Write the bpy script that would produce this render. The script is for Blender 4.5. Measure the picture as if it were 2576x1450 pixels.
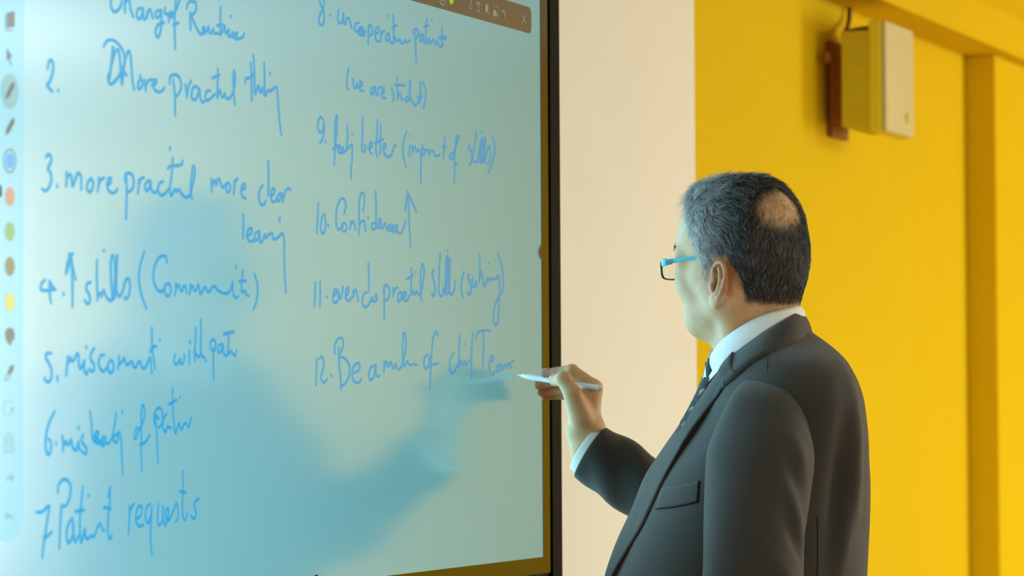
import bpy, bmesh, math, random
import numpy as np
from mathutils import Vector, Matrix
from mathutils.bvhtree import BVHTree

for _o in list(bpy.data.objects):
    bpy.data.objects.remove(_o)
S = bpy.context.scene
COL = S.collection
random.seed(7)
rng = np.random.default_rng(11)

# ------------------------------------------------------------------ camera
FPX, CX, CY = 8500.0, 1288.0, 725.0          # focal length in photo pixels, centre
CAM = Vector((0.0, 0.0, 1.42))
_p, _r = math.atan(299 / FPX), -0.0055
_fwd = Vector((0, math.cos(_p), math.sin(_p)))
_r0, _u0 = Vector((1, 0, 0)), Vector((0, -math.sin(_p), math.cos(_p)))
RIGHT = (_r0 * math.cos(_r) + _u0 * math.sin(_r)).normalized()
UP = RIGHT.cross(_fwd).normalized()
FWD = _fwd
cam_d = bpy.data.cameras.new('camera')
cam = bpy.data.objects.new('camera', cam_d)
COL.objects.link(cam)
cam.matrix_world = Matrix(((RIGHT.x, UP.x, -FWD.x, CAM.x), (RIGHT.y, UP.y, -FWD.y, CAM.y),
                           (RIGHT.z, UP.z, -FWD.z, CAM.z), (0, 0, 0, 1)))
cam_d.sensor_width = 36.0
cam_d.lens = 36.0 * FPX / 2576.0
cam_d.clip_start, cam_d.clip_end = 0.05, 60
cam_d.dof.use_dof = True
cam_d.dof.focus_distance = 4.78
cam_d.dof.aperture_fstop = 6.0
S.camera = cam

# ------------------------------------------------------------------ world, light, exposure
S.view_settings.view_transform = 'Standard'
S.view_settings.look = 'None'
S.view_settings.gamma = 1.0
S.view_settings.use_curve_mapping = False
S.view_settings.exposure = 0.0
S.cycles.use_denoising = True
S.cycles.max_bounces = 10
S.cycles.diffuse_bounces = 5
S.cycles.sample_clamp_indirect = 6.0
W = bpy.data.worlds.new('world')
S.world = W
W.use_nodes = True
W.node_tree.nodes['Background'].inputs[0].default_value = (1.0, 0.9, 0.75, 1)
W.node_tree.nodes['Background'].inputs[1].default_value = 0.05

# the plane of the display: D runs along it to the right (away from the camera), N points into the room
D = Vector((4613 - CX, FPX, 0)).normalized()
N = Vector((D.y, -D.x, 0))


def ray(px, py):
    return (FWD + RIGHT * ((px - CX) / FPX) + UP * ((CY - py) / FPX))


def P(px, py, depth):
    d = ray(px, py)
    return CAM + d * (depth / d.y)


TIP = P(1304, 944, 5.2)
PL0 = TIP - N * 0.0015                         # a point of the screen's surface


def onplane(px, py, off=0.0):
    """where the sight line meets the display's plane, shifted by off into the room"""
    d = ray(px, py)
    q = PL0 + N * off
    return CAM + d * ((q - CAM).dot(N) / d.dot(N))


def sz(p):
    v = p - PL0
    return v.dot(D), p.z


def room(s, n, z):
    """a point of the room from its distance along the display wall, off the display plane, and height"""
    return Vector((PL0.x + D.x * s + N.x * n, PL0.y + D.y * s + N.y * n, z))


def area_light(name, loc, target, sx, sy, power, color):
    l = bpy.data.lights.new(name, 'AREA')
    l.shape = 'RECTANGLE'
    l.size, l.size_y, l.energy, l.color = sx, sy, power, color
    o = bpy.data.objects.new(name, l)
    COL.objects.link(o)
    o.location = loc
    o.rotation_euler = (Vector(target) - Vector(loc)).to_track_quat('-Z', 'Y').to_euler()
    return o


WARM = (0.985, 1.0, 0.97)
CEIL = 2.62
area_light('unseen_side_light', room(4.75, 4.52, 1.6), room(3.0, 0.2, 1.5), 1.3, 1.5, 110, WARM)  # added lamp out of view on the right; throws the wall box's shadow
for nm, s_, e_ in (('ceiling_light_middle', 1.7, 71), ('ceiling_light_front', -1.6, 43), ('ceiling_light_rear', -4.4, 49), ('ceiling_light_far', 4.1, 50)):
    area_light(nm, room(s_, 3.5, CEIL - 0.03), room(s_, 3.3, 0), 1.4, 1.4, e_, WARM)

# ------------------------------------------------------------------ helpers


def lin(r, g, b):
    f = lambda c: c / 12.92 if c <= 0.04045 else ((c + 0.055) / 1.055) ** 2.4
    return (f(r / 255), f(g / 255), f(b / 255), 1.0)


def mat(name, base=(0.5, 0.5, 0.5, 1), rough=0.5, spec=0.5, metal=0.0, emis=None, estr=1.0, **kw):
    m = bpy.data.materials.new(name)
    m.use_nodes = True
    b = m.node_tree.nodes['Principled BSDF']
    b.inputs['Base Color'].default_value = base
    b.inputs['Roughness'].default_value = rough
    b.inputs['Specular IOR Level'].default_value = spec
    b.inputs['Metallic'].default_value = metal
    if emis:
        b.inputs['Emission Color'].default_value = emis
        b.inputs['Emission Strength'].default_value = estr
    for k, v in kw.items():
        b.inputs[k].default_value = v
    return m


def nodes(m):
    return m.node_tree.nodes, m.node_tree.links, m.node_tree.nodes['Principled BSDF']


def mottle(m, c1, c2, scale, detail=4, bump=0.0, bscale=None, coord='Object'):
    """procedural variation of the base colour plus a fine bump"""
    nd, lk, b = nodes(m)
    tc = nd.new('ShaderNodeTexCoord')
    n1 = nd.new('ShaderNodeTexNoise')
    n1.inputs['Scale'].default_value = scale
    n1.inputs['Detail'].default_value = detail
    r = nd.new('ShaderNodeValToRGB')
    r.color_ramp.elements[0].position, r.color_ramp.elements[1].position = 0.3, 0.7
    r.color_ramp.elements[0].color, r.color_ramp.elements[1].color = c1, c2
    lk.new(tc.outputs[coord], n1.inputs['Vector'])
    lk.new(n1.outputs['Fac'], r.inputs[0])
    lk.new(r.outputs[0], b.inputs['Base Color'])
    if bump:
        n2 = nd.new('ShaderNodeTexNoise')
        n2.inputs['Scale'].default_value = bscale or scale * 6
        n2.inputs['Detail'].default_value = 3
        bp = nd.new('ShaderNodeBump')
        bp.inputs['Strength'].default_value = bump
        bp.inputs['Distance'].default_value = 0.002
        lk.new(tc.outputs[coord], n2.inputs['Vector'])
        lk.new(n2.outputs['Fac'], bp.inputs['Height'])
        lk.new(bp.outputs[0], b.inputs['Normal'])
    return r


def obj(name, verts, faces, m=None, parent=None, smooth=False, uv=None, attrs=None):
    me = bpy.data.meshes.new(name)
    me.from_pydata([tuple(v) for v in verts], [], [tuple(f) for f in faces])
    if smooth:
        me.polygons.foreach_set('use_smooth', [True] * len(me.polygons))
    if uv is not None:
        l = me.uv_layers.new(name='UVMap')
        li = np.empty(len(me.loops), dtype=np.int32)
        me.loops.foreach_get('vertex_index', li)
        l.data.foreach_set('uv', np.asarray(uv, dtype=np.float32)[li].ravel())
    for k, v in (attrs or {}).items():
        a = me.attributes.new(k, 'FLOAT', 'POINT')
        a.data.foreach_set('value', np.asarray(v, dtype=np.float32))
    me.update()
    o = bpy.data.objects.new(name, me)
    COL.objects.link(o)
    if m:
        me.materials.append(m)
    if parent:
        adopt(o, parent)
    return o


def fix_normals(o):
    bm = bmesh.new(); bm.from_mesh(o.data)
    bmesh.ops.recalc_face_normals(bm, faces=bm.faces[:])
    bm.to_mesh(o.data); bm.free()
    return o


def adopt(o, parent):
    """parent keeping the mesh where it stands; part meshes are written in world coordinates"""
    o.parent = parent
    loc = parent.get('_at')
    o.matrix_parent_inverse = Matrix.Translation(-Vector(loc)) if loc is not None else Matrix.Identity(4)


def thing(name, loc, label, cat, group=None):
    o = bpy.data.objects.new(name, None)
    COL.objects.link(o)
    o.location = loc
    o['_at'] = tuple(loc)
    o.empty_display_size = 0.1
    tag(o, label, cat, group)
    return o


def tag(o, label=None, cat=None, group=None, kind=None):
    if label:
        o['label'] = label
    if cat:
        o['category'] = cat
    if group:
        o['group'] = group
    if kind:
        o['kind'] = kind
    return o


def bevel(o, w, seg=2):
    md = o.modifiers.new('bevel', 'BEVEL')
    md.width, md.segments, md.limit_method = w, seg, 'ANGLE'
    return o


def hexa(c):
    """8 corners (bottom 4 ccw, top 4 ccw) -> verts, faces"""
    return c, [(3, 2, 1, 0), (4, 5, 6, 7), (0, 1, 5, 4), (1, 2, 6, 5), (2, 3, 7, 6), (3, 0, 4, 7)]


def rbox(s0, s1, n0, n1, z0, z1):
    """a box of the room in wall coordinates"""
    return hexa([room(s0, n0, z0), room(s0, n1, z0), room(s1, n1, z0), room(s1, n0, z0),
                 room(s0, n0, z1), room(s0, n1, z1), room(s1, n1, z1), room(s1, n0, z1)])


def merge(parts):
    V, F = [], []
    for v, f in parts:
        k = len(V)
        V += [Vector(x) for x in v]
        F += [tuple(i + k for i in q) for q in f]
    return V, F


def catmull(pts, step):
    """smooth open curve through pts (n-dim), sampled about every step"""
    p = [np.asarray(q, dtype=float) for q in pts]
    if len(p) == 2:
        n = max(2, int(np.linalg.norm(p[1] - p[0]) / step) + 1)
        return [p[0] + (p[1] - p[0]) * t for t in np.linspace(0, 1, n)]
    out = []
    ext = [2 * p[0] - p[1]] + p + [2 * p[-1] - p[-2]]
    for i in range(1, len(ext) - 2):
        p0, p1, p2, p3 = ext[i - 1], ext[i], ext[i + 1], ext[i + 2]
        a = 0.5
        t0 = 0.0
        t1 = t0 + max(1e-6, np.linalg.norm(p1 - p0)) ** a
        t2 = t1 + max(1e-6, np.linalg.norm(p2 - p1)) ** a
        t3 = t2 + max(1e-6, np.linalg.norm(p3 - p2)) ** a
        n = max(2, int(np.linalg.norm(p2 - p1) / step) + 1)
        for k in range(n):
            t = t1 + (t2 - t1) * k / n
            A1 = (t1 - t) / (t1 - t0) * p0 + (t - t0) / (t1 - t0) * p1
            A2 = (t2 - t) / (t2 - t1) * p1 + (t - t1) / (t2 - t1) * p2
            A3 = (t3 - t) / (t3 - t2) * p2 + (t - t2) / (t3 - t2) * p3
            B1 = (t2 - t) / (t2 - t0) * A1 + (t - t0) / (t2 - t0) * A2
            B2 = (t3 - t) / (t3 - t1) * A2 + (t - t1) / (t3 - t1) * A3
            out.append((t2 - t) / (t2 - t1) * B1 + (t - t1) / (t2 - t1) * B2)
    out.append(p[-1])
    return out


def loft(rings, closed=True, cap0=False, cap1=False):
    n = len(rings[0])
    V = [v for r in rings for v in r]
    F = []
    for i in range(len(rings) - 1):
        for j in range(n if closed else n - 1):
            k = (j + 1) % n
            F.append((i * n + j, i * n + k, (i + 1) * n + k, (i + 1) * n + j))
    if cap0:
        F.append(tuple(range(n - 1, -1, -1)))
    if cap1:
        F.append(tuple((len(rings) - 1) * n + j for j in range(n)))
    return V, F


def tube(path, radii, n=16, cap=True, flat=None):
    """rings round a path of Vectors with rotation-minimising frames"""
    path = [Vector(p) for p in path]
    T = []
    for i in range(len(path)):
        a, b = path[max(0, i - 1)], path[min(len(path) - 1, i + 1)]
        T.append((b - a).normalized())
    ref = Vector((0, 0, 1)) if abs(T[0].z) < 0.9 else Vector((0, 1, 0))
    U = (ref - T[0] * ref.dot(T[0])).normalized()
    rings = []
    for i, p in enumerate(path):
        U = (U - T[i] * U.dot(T[i])).normalized()
        Vv = T[i].cross(U)
        r = radii[i] if hasattr(radii, '__len__') else radii
        rings.append([p + U * (r * math.cos(2 * math.pi * j / n)) + Vv * (r * (flat or 1) * math.sin(2 * math.pi * j / n)) for j in range(n)])
    return loft(rings, True, cap, cap)
# ------------------------------------------------------------------ the room
WALLN = -0.095                                  # the wall lies this far behind the screen's surface
m_cream = mat('cream_wall_paint', rough=0.75, spec=0.25)
mottle(m_cream, (0.82, 0.81, 0.73, 1), (0.86, 0.85, 0.77, 1), 1.6, bump=0.05, bscale=180)
m_yellow = mat('yellow_wall_paint', rough=0.8, spec=0.1)
mottle(m_yellow, (0.72, 0.495, 0.003, 1), (0.76, 0.53, 0.004, 1), 1.2, bump=0.06, bscale=150)
m_ceil = mat('ceiling_paint', rough=0.8, spec=0.2)
mottle(m_ceil, (0.84, 0.80, 0.70, 1), (0.88, 0.84, 0.74, 1), 2.0)
m_floor = mat('floor_vinyl', rough=0.35, spec=0.5)
mottle(m_floor, (0.30, 0.21, 0.12, 1), (0.38, 0.27, 0.15, 1), 3.0, bump=0.05)


def wall_s(px, n, py=1000):
    d = ray(px, py)
    q = CAM + d * ((room(0, n, 0) - CAM).dot(N) / d.dot(N))
    return (q - PL0).dot(D)


S0, S1, NR = -6.6, 5.6, 4.6
s_join = wall_s(1753, WALLN)
s_pil = wall_s(2436, WALLN)


def struct(name, parts, m):
    v, f = merge(parts)
    o = obj(name, v, f, m)
    tag(o, kind='structure')
    return o


T_ = 0.12
tag(struct('wall_left', [rbox(S0, s_join, WALLN - T_, WALLN, 0, CEIL)], m_cream), 'cream painted wall section behind the large display', 'wall')
tag(struct('wall_front', [rbox(s_join, S1, WALLN - T_, WALLN, 0, CEIL)], m_yellow), 'bright yellow painted wall behind the man in the suit', 'wall')
tag(struct('wall_back', [rbox(S1, S1 + T_, WALLN - T_, NR + T_, 0, CEIL)], m_yellow), 'yellow end wall of the room', 'wall')
tag(struct('wall_right', [rbox(S0, S1, NR, NR + T_, 0, CEIL)], m_cream), 'cream wall opposite the display', 'wall')
tag(struct('wall_rear', [rbox(S0 - T_, S0, WALLN - T_, NR + T_, 0, CEIL)], m_cream), 'cream wall behind the photographer', 'wall')
tag(struct('floor', [rbox(S0 - T_, S1 + T_, WALLN - T_, NR + T_, -0.1, 0)], m_floor), 'brown floor of the room', 'floor')
tag(struct('ceiling', [rbox(S0 - T_, S1 + T_, WALLN - T_, NR + T_, CEIL, CEIL + 0.1)], m_ceil), 'pale ceiling of the room', 'ceiling')

# beam along the top of the yellow wall: its lower back edge passes the photo's dark line
def wall_pt(px, py, n):
    d = ray(px, py)
    return CAM + d * ((room(0, n, 0) - CAM).dot(N) / d.dot(N))


zb = wall_pt(2300, 90, WALLN).z
BD = 0.115
tag(bevel(struct('trim_1', [rbox(s_join, S1, WALLN, WALLN + BD, zb, zb + 0.10)], m_yellow), 0.004), 'yellow painted beam running along the top of the yellow wall', 'beam')
tag(struct('trim_2', [rbox(s_join, S1, WALLN, WALLN + 0.9, CEIL - 0.02, CEIL)], m_yellow), 'added ceiling strip above the beam, yellow for the lit ceiling there', 'ceiling strip')  # made-up strip: its yellow paints in the bright lit ceiling
tag(bevel(struct('pillar_1', [rbox(s_pil, S1, WALLN, WALLN + 0.075, 0, zb)], m_yellow), 0.004), 'shallow yellow pilaster at the right end of the yellow wall', 'pillar')

# ------------------------------------------------------------------ the box on the yellow wall
m_case = mat('aged_white_plastic', rough=0.45)
mottle(m_case, (0.60, 0.54, 0.27, 1), (0.64, 0.58, 0.31, 1), 12)
m_case2 = mat('yellowed_plastic', rough=0.5)
mottle(m_case2, (0.80, 0.68, 0.02, 1), (0.84, 0.72, 0.03, 1), 14)
m_grille = mat('olive_grille_cloth', rough=0.8)
mottle(m_grille, (0.62, 0.52, 0.012, 1), (0.68, 0.57, 0.016, 1), 60, bump=0.3, bscale=900)
m_bracket_shade = mat('brown_bracket_shade', lin(150, 88, 8), rough=0.55)  # brown bracket plate, coloured to stand in for the box's shadow too
m_cable = mat('brown_cable_sheath', lin(96, 58, 10), rough=0.6)

n0 = WALLN + 0.055                               # rear of the housing
n2 = n0 + 0.095                                  # its front face
sL = wall_s(2225, n2, 190)
sR = wall_s(2295, n2, 190)
zt, zbm = wall_pt(2227, 50, n2).z, wall_pt(2227, 331, n2).z
wb = thing('wall_box', room(sL, WALLN, zbm), 'pale boxy unit bracketed high on the yellow wall with a cable above', 'box')
o = obj('rear_housing', *rbox(sL + 0.004, sR - 0.004, n0, n0 + 0.064, zbm + 0.012, zt - 0.020), m_grille, wb); bevel(o, 0.004)
tag(o, 'olive side of the rear housing')
o = obj('cover_rim', *rbox(sL, sR, n0 + 0.060, n0 + 0.090, zbm, zt), m_case2, wb); bevel(o, 0.006)
o = obj('front_cover', *rbox(sL + 0.001, sR - 0.001, n0 + 0.088, n2 + 0.004, zbm + 0.001, zt - 0.001), m_case, wb); bevel(o, 0.012, 3)
tag(o, 'off white front cover')
sm = sL + (sR - sL) * 0.72
zk = zbm + (zt - zbm) * 0.17
v, f = tube([room(sm, n2 + 0.0035, zk), room(sm, n2 + 0.006, zk)], 0.011, 20)
obj('indicator_button', v, f, m_grille, wb, True)
o = obj('wall_bracket_shade', *merge([rbox(sL + 0.085, sR - 0.02, WALLN, WALLN + 0.014, zbm + 0.0, zt - 0.03),
                                rbox(sL + 0.07, sR - 0.07, WALLN + 0.01, n0 + 0.005, zbm + 0.03, zt - 0.06)]), m_bracket_shade, wb); bevel(o, 0.002)
v, f = tube([room(sL + 0.015, WALLN + 0.014, zbm + 0.162), room(sL + 0.015, WALLN + 0.03, zbm + 0.162)], 0.012, 14)
obj('bracket_bolt', v, f, m_bracket_shade, wb, True)
cp = [wall_pt(2150, -40, WALLN + 0.012), wall_pt(2138, 12, WALLN + 0.012), wall_pt(2136, 48, WALLN + 0.014), wall_pt(2131, 70, WALLN + 0.025),
      wall_pt(2126, 84, n0 + 0.004), wall_pt(2140, 78, n0 + 0.012), wall_pt(2165, 73, n0 + 0.03), wall_pt(2190, 71, n0 + 0.055)]
cp = [Vector(q) for q in catmull(cp, 0.006)]
v, f = tube(cp, 0.0052, 10)
obj('power_cable', v, f, m_cable, wb, True)
# ------------------------------------------------------------------ the interactive display
def s_of(px, py=1000):
    return sz(onplane(px, py))[0]


def screen_mat(name, left, right, base=(0.02, 0.02, 0.02, 1), rough=0.2, spec=0.5):
    """glowing display pixels (a little brighter towards the screen's left half) under a satin glass surface"""
    m = mat(name, base, rough, spec)
    nd, lk, b = nodes(m)
    g = nd.new('ShaderNodeNewGeometry')
    dt = nd.new('ShaderNodeVectorMath'); dt.operation = 'DOT_PRODUCT'
    dt.inputs[1].default_value = tuple(D)
    mr = nd.new('ShaderNodeMapRange')
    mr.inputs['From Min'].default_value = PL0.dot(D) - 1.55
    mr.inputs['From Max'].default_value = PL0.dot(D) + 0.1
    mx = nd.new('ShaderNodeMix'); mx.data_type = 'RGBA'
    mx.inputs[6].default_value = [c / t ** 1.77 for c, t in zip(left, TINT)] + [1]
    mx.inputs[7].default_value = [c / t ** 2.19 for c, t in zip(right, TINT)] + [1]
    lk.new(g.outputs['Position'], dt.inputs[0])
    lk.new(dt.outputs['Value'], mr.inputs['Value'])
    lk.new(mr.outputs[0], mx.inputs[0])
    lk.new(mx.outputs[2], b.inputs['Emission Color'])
    b.inputs['Emission Strength'].default_value = 1.0
    # invented tinted filter layer: sends more light to the man than to the camera
    b.inputs['Specular IOR Level'].default_value = 0.0
    b.inputs['Base Color'].default_value = (0, 0, 0, 1)
    b.inputs['Coat Weight'].default_value = 1.0
    b.inputs['Coat IOR'].default_value = 1.05
    b.inputs['Coat Roughness'].default_value = rough
    b.inputs['Coat Tint'].default_value = (*TINT, 1)
    b2 = nd.new('ShaderNodeBsdfPrincipled')     # the satin glass itself
    b2.inputs['Base Color'].default_value = base
    b2.inputs['Roughness'].default_value = rough
    b2.inputs['Specular IOR Level'].default_value = spec
    ad = nd.new('ShaderNodeAddShader')
    lk.new(b.outputs[0], ad.inputs[0])
    lk.new(b2.outputs[0], ad.inputs[1])
    lk.new(ad.outputs[0], [n for n in nd if n.type == 'OUTPUT_MATERIAL'][0].inputs['Surface'])
    return m


RGH = 0.16
TINT = (0.068, 0.096, 0.083)
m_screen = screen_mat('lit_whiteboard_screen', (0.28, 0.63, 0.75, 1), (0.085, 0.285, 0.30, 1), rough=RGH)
m_ink = screen_mat('blue_digital_ink', (0.0, 0.42, 0.78, 1), (0.05, 0.25, 0.48, 1), rough=RGH, spec=0.06)  # right-hand colour has the room's reflection painted in
m_panel = screen_mat('pale_cyan_toolbar', (0.25, 0.68, 0.84, 1), (0.3, 0.7, 0.8, 1), rough=RGH, spec=0.25)
m_pill = screen_mat('selected_tool_disc', (0.19, 0.48, 0.54, 1), (0.2, 0.5, 0.6, 1), rough=RGH, spec=0.25)
m_icon = screen_mat('grey_toolbar_icon', (0.04, 0.09, 0.10, 1), (0.04, 0.09, 0.10, 1), rough=RGH, spec=0.25)
m_icon2 = screen_mat('pale_grey_toolbar_icon', (0.20, 0.42, 0.46, 1), (0.20, 0.42, 0.46, 1), rough=RGH, spec=0.25)
m_dark = screen_mat('dark_menu_bar', (0.012, 0.010, 0.006, 1), (0.012, 0.010, 0.006, 1), rough=RGH)
m_white = screen_mat('menu_icon_grey', (0.20, 0.22, 0.20, 1), (0.13, 0.15, 0.13, 1), rough=RGH)
DOT = {k: screen_mat('colour_dot_' + k, c, c, rough=RGH, spec=0.25) for k, c in dict(
    blue=(0.0, 0.38, 0.83, 1), red=(0.50, 0.27, 0.17, 1), green=(0.16, 0.42, 0.13, 1), olive=(0.14, 0.18, 0.07, 1),
    yellow=(0.58, 0.62, 0.09, 1), lime=(0.25, 0.45, 0.0, 1), periwinkle=(0.12, 0.2, 0.75, 1)).items()}
m_tab = mat('brown_tab', lin(110, 66, 8), 0.6, 0.1)
m_glass = mat('black_border_glass', (0.012, 0.009, 0.004, 1), 0.14, 0.26)
m_frame = mat('black_metal_frame', (0.006, 0.005, 0.003, 1), 0.6, 0.04)
m_groove = mat('black_frame_groove', (0.003, 0.003, 0.003, 1), 0.8, 0.05)
m_back = mat('dark_rear_casing', (0.02, 0.02, 0.02, 1), 0.6)

sAR = s_of(1364)                                  # right edge of the lit area
sGR = s_of(1381)                                  # right edge of the border glass
zAB = onplane(1364, 1402).z
zGB = onplane(1381, 1441).z
sAL, zAT = sAR - 1.897, zAB + 1.067
GS, GB = sGR - sAR, zAB - zGB
sFR = s_of(1411) + 0.0                            # outer edge of the frame
FW = sFR - (sGR + 0.010)
disp = thing('interactive_display', room((sAL + sAR) / 2, WALLN, zGB - FW),
             'large black-framed interactive display with blue handwritten list, hung on the cream wall', 'display')


def plate(s0, s1, z0, z1, off, th):
    return rbox(s0, s1, off - th, off, z0, z1)


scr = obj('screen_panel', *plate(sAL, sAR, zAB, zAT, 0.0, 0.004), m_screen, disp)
tag(scr, 'pale cyan lit screen covered in blue handwriting')
b0, b1 = sAL - GS, sAR + GS
c0, c1 = zAB - GB, zAT + GS
o = obj('border_glass', *merge([plate(sAR, b1, c0, c1, 0.0008, 0.006), plate(b0, sAL, c0, c1, 0.0008, 0.006),
                                plate(sAL, sAR, c0, zAB, 0.0008, 0.006), plate(sAL, sAR, zAT, c1, 0.0008, 0.006)]), m_glass, disp)
tag(o, 'dark glossy border around the lit screen')
GAP = 0.010
def bars(i0, i1, k0, k1, n0, n1, w):
    return merge([rbox(i1, i1 + w, n0, n1, k0 - w, k1 + w), rbox(i0 - w, i0, n0, n1, k0 - w, k1 + w),
                  rbox(i0, i1, n0, n1, k0 - w, k0), rbox(i0, i1, n0, n1, k1, k1 + w)])
obj('frame_groove', *bars(b0, b1, c0, c1, -0.04, -0.004, GAP), m_groove, disp)
o = obj('outer_frame', *bars(b0 - GAP, b1 + GAP, c0 - GAP, c1 + GAP, -0.05, 0.0015, FW), m_frame, disp); bevel(o, 0.0015, 2)
obj('rear_casing', *rbox(b0 - 0.005, b1 + 0.005, -0.075, -0.004, c0 - 0.005, c1 + 0.005), m_back, disp)
obj('wall_mount', *rbox(sAL + 0.5, sAR - 0.5, WALLN, -0.07, zAB + 0.25, zAT - 0.25), m_back, disp)


def flat(name, polys, off, m, parent, label=None):
    """flat marks shown on the screen: polygons of photo points carried onto the display's plane"""
    V, F = [], []
    for poly in polys:
        k = len(V)
        V += [onplane(x, y, off) for x, y in poly]
        F.append(tuple(range(k, k + len(poly))))
    bm = bmesh.new()
    vs = [bm.verts.new(v) for v in V]
    for f in F:
        try:
            bm.faces.new([vs[i] for i in f])
        except ValueError:
            pass
    for f in bm.faces:
        f.normal_update()
        if f.normal.dot(N) < 0:
            f.normal_flip()
    bmesh.ops.triangulate(bm, faces=bm.faces[:])
    me = bpy.data.meshes.new(name)
    bm.to_mesh(me); bm.free()
    me.materials.append(m)
    o = bpy.data.objects.new(name, me)
    COL.objects.link(o)
    adopt(o, parent)
    if label:
        o['label'] = label
    return o


def ell(cx, cy, rx, ry, n=32):
    return [(cx + rx * math.cos(2 * math.pi * k / n), cy + ry * math.sin(2 * math.pi * k / n)) for k in range(n)]


def annulus(cx, cy, rx, ry, tx, ty, n=32):
    out = []
    for k in range(n):
        a, b = 2 * math.pi * k / n, 2 * math.pi * (k + 1) / n
        out.append([(cx + rx * math.cos(a), cy + ry * math.sin(a)), (cx + rx * math.cos(b), cy + ry * math.sin(b)),
                    (cx + (rx - tx) * math.cos(b), cy + (ry - ty) * math.sin(b)), (cx + (rx - tx) * math.cos(a), cy + (ry - ty) * math.sin(a))])
    return out


def line_px(pts, w):
    """polyline of photo points as thin quads, width w in photo pixels (vertical measure)"""
    out = []
    for (x0, y0), (x1, y1) in zip(pts, pts[1:]):
        dx, dy = (x1 - x0) / 0.52, y1 - y0
        L = math.hypot(dx, dy) or 1
        nx, ny = -dy / L * w * 0.52 / 2, dx / L * w / 2
        out.append([(x0 + nx, y0 + ny), (x1 + nx, y1 + ny), (x1 - nx, y1 - ny), (x0 - nx, y0 - ny)])
    return out


# left toolbar: a long panel with a round foot
tb = []
for k in range(25):
    a = math.pi * k / 24
    tb.append((22.5 + 35.5 * math.cos(a), 1292 + 73 * math.sin(a)))
tb += [(-12, 700), (-10, -160), (62, -160), (60, 300), (59, 700)]
bar = flat('side_toolbar', [tb], 0.0006, m_panel, disp, 'pale cyan toolbar down the left of the screen')
I = 0.0011
flat('toolbar_icon', [[(18, 32), (37, 28), (37, 68), (18, 70)]] + line_px([(15, 36), (15, 76), (33, 76)], 3), I, m_icon, bar)
flat('toolbar_icon', [[(18, 120), (31, 143), (25, 146), (29, 163), (27, 165), (23, 148), (17.5, 153)]], I, m_icon, bar)
pill = flat('selected_tool_disc', [ell(25, 230, 22, 45)], I, m_pill, bar)
flat('toolbar_icon', [[(14, 252), (16, 238), (29, 209), (36, 207), (37, 216), (24, 243)]], I + 0.0004, m_icon, bar)
flat('toolbar_icon', [[(14, 341), (16, 326), (29, 300), (36, 297), (37, 308), (24, 333)]], I, m_icon, bar)
flat('colour_dot_ring', annulus(25, 405, 16, 31, 2, 4), I, m_icon, bar)
flat('colour_dot', [ell(25, 405, 10.5, 20)], I, DOT['blue'], bar, 'blue colour dot, selected')
for nm, y in (('red', 495), ('green', 583), ('olive', 671), ('yellow', 760)):
    flat('colour_dot', [ell(25, y, 12, 24)], I, DOT[nm], bar, nm + ' colour dot')
flat('toolbar_icon', [[(13, 838), (17, 828), (25, 824), (33, 828), (37, 840), (36, 856), (30, 858), (28, 871), (22, 866), (15, 854)]] , I, m_icon, bar)
flat('toolbar_icon', [[(25, 922), (36, 918), (34, 932), (25, 946), (19, 940)]] + line_px([(19, 940), (12, 956), (22, 957), (25, 946)], 2.5), I, m_icon, bar)
flat('toolbar_icon', line_px([(34, 1012), (12, 1010), (11, 1042), (27, 1043), (35, 1030)], 2.5) + [[(27, 1034), (34, 1022), (37, 1027), (30, 1038)]], I, m_icon2, bar)
flat('toolbar_icon', line_px([(11, 1112), (13, 1100), (23, 1090), (33, 1100), (35, 1112), (11, 1112)], 3) +
     line_px([(17, 1111), (19, 1104), (23, 1101), (28, 1105), (29, 1111)], 2.5) +
     line_px([(11, 1119), (35, 1119), (35, 1138), (11, 1138), (11, 1119)], 3) + line_px([(19, 1120), (19, 1137)], 2.5) + line_px([(27, 1120), (27, 1137)], 2.5), I, m_icon2, bar)
flat('toolbar_icon', [[(28, 1190), (36, 1202), (29, 1216), (28, 1206), (20, 1206), (15, 1213), (17, 1203), (21, 1199), (28, 1199)]], I, m_icon2, bar)
flat('toolbar_icon', [[(20, 1286), (12, 1298), (20, 1310), (20, 1302), (27, 1302), (34, 1310), (31, 1299), (26, 1295), (20, 1295)]], I, m_icon2, bar)

# dark floating menu bar along the top right, a rounded bar built in the display's own measures
sB1, zB0 = sz(onplane(1336, 78))[0], onplane(1326, 83).z
zB1 = onplane(1324, 16).z
sB0 = sB1 - 0.92
pts = []
R = (zB1 - zB0) * 0.26
for (cs, cz, a0) in ((sB1 - R, zB0 + R, -90), (sB1 - R, zB1 - R, 0), (sB0 + R, zB1 - R, 90), (sB0 + R, zB0 + R, 180)):
    for k in range(9):
        a = math.radians(a0 + 90 * k / 8)
        pts.append((cs + R * math.cos(a), cz + R * math.sin(a)))
v = [room(a, 0.0006, b) for a, b in pts]
menu = obj('menu_bar', v, [tuple(range(len(v)))], m_dark, disp)
tag(menu, 'dark rounded menu bar near the top right of the screen')
flat('menu_icon', annulus(1113, -6, 9, 20, 2, 4), I, m_white, menu)
flat('menu_icon', [ell(1113, -6, 4.5, 9)], I, DOT['periwinkle'], menu, 'blue pen dot')
flat('menu_icon', [ell(1135.5, -4, 6, 15)], I, DOT['lime'], menu, 'lime green dot')
flat('menu_icon', line_px([(1183, -4), (1185, 6), (1178, 20), (1184, 23), (1186, 8), (1182, 0)], 2.5), I, m_white, menu)
flat('menu_icon', [[(1197, 4), (1207, 6), (1207, 9), (1197, 7)]] + line_px([(1199, 9), (1199, 26), (1206, 30), (1206, 11), (1199, 9)], 3) + line_px([(1202.5, 12), (1202.5, 27)], 2), I, m_white, menu)
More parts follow.
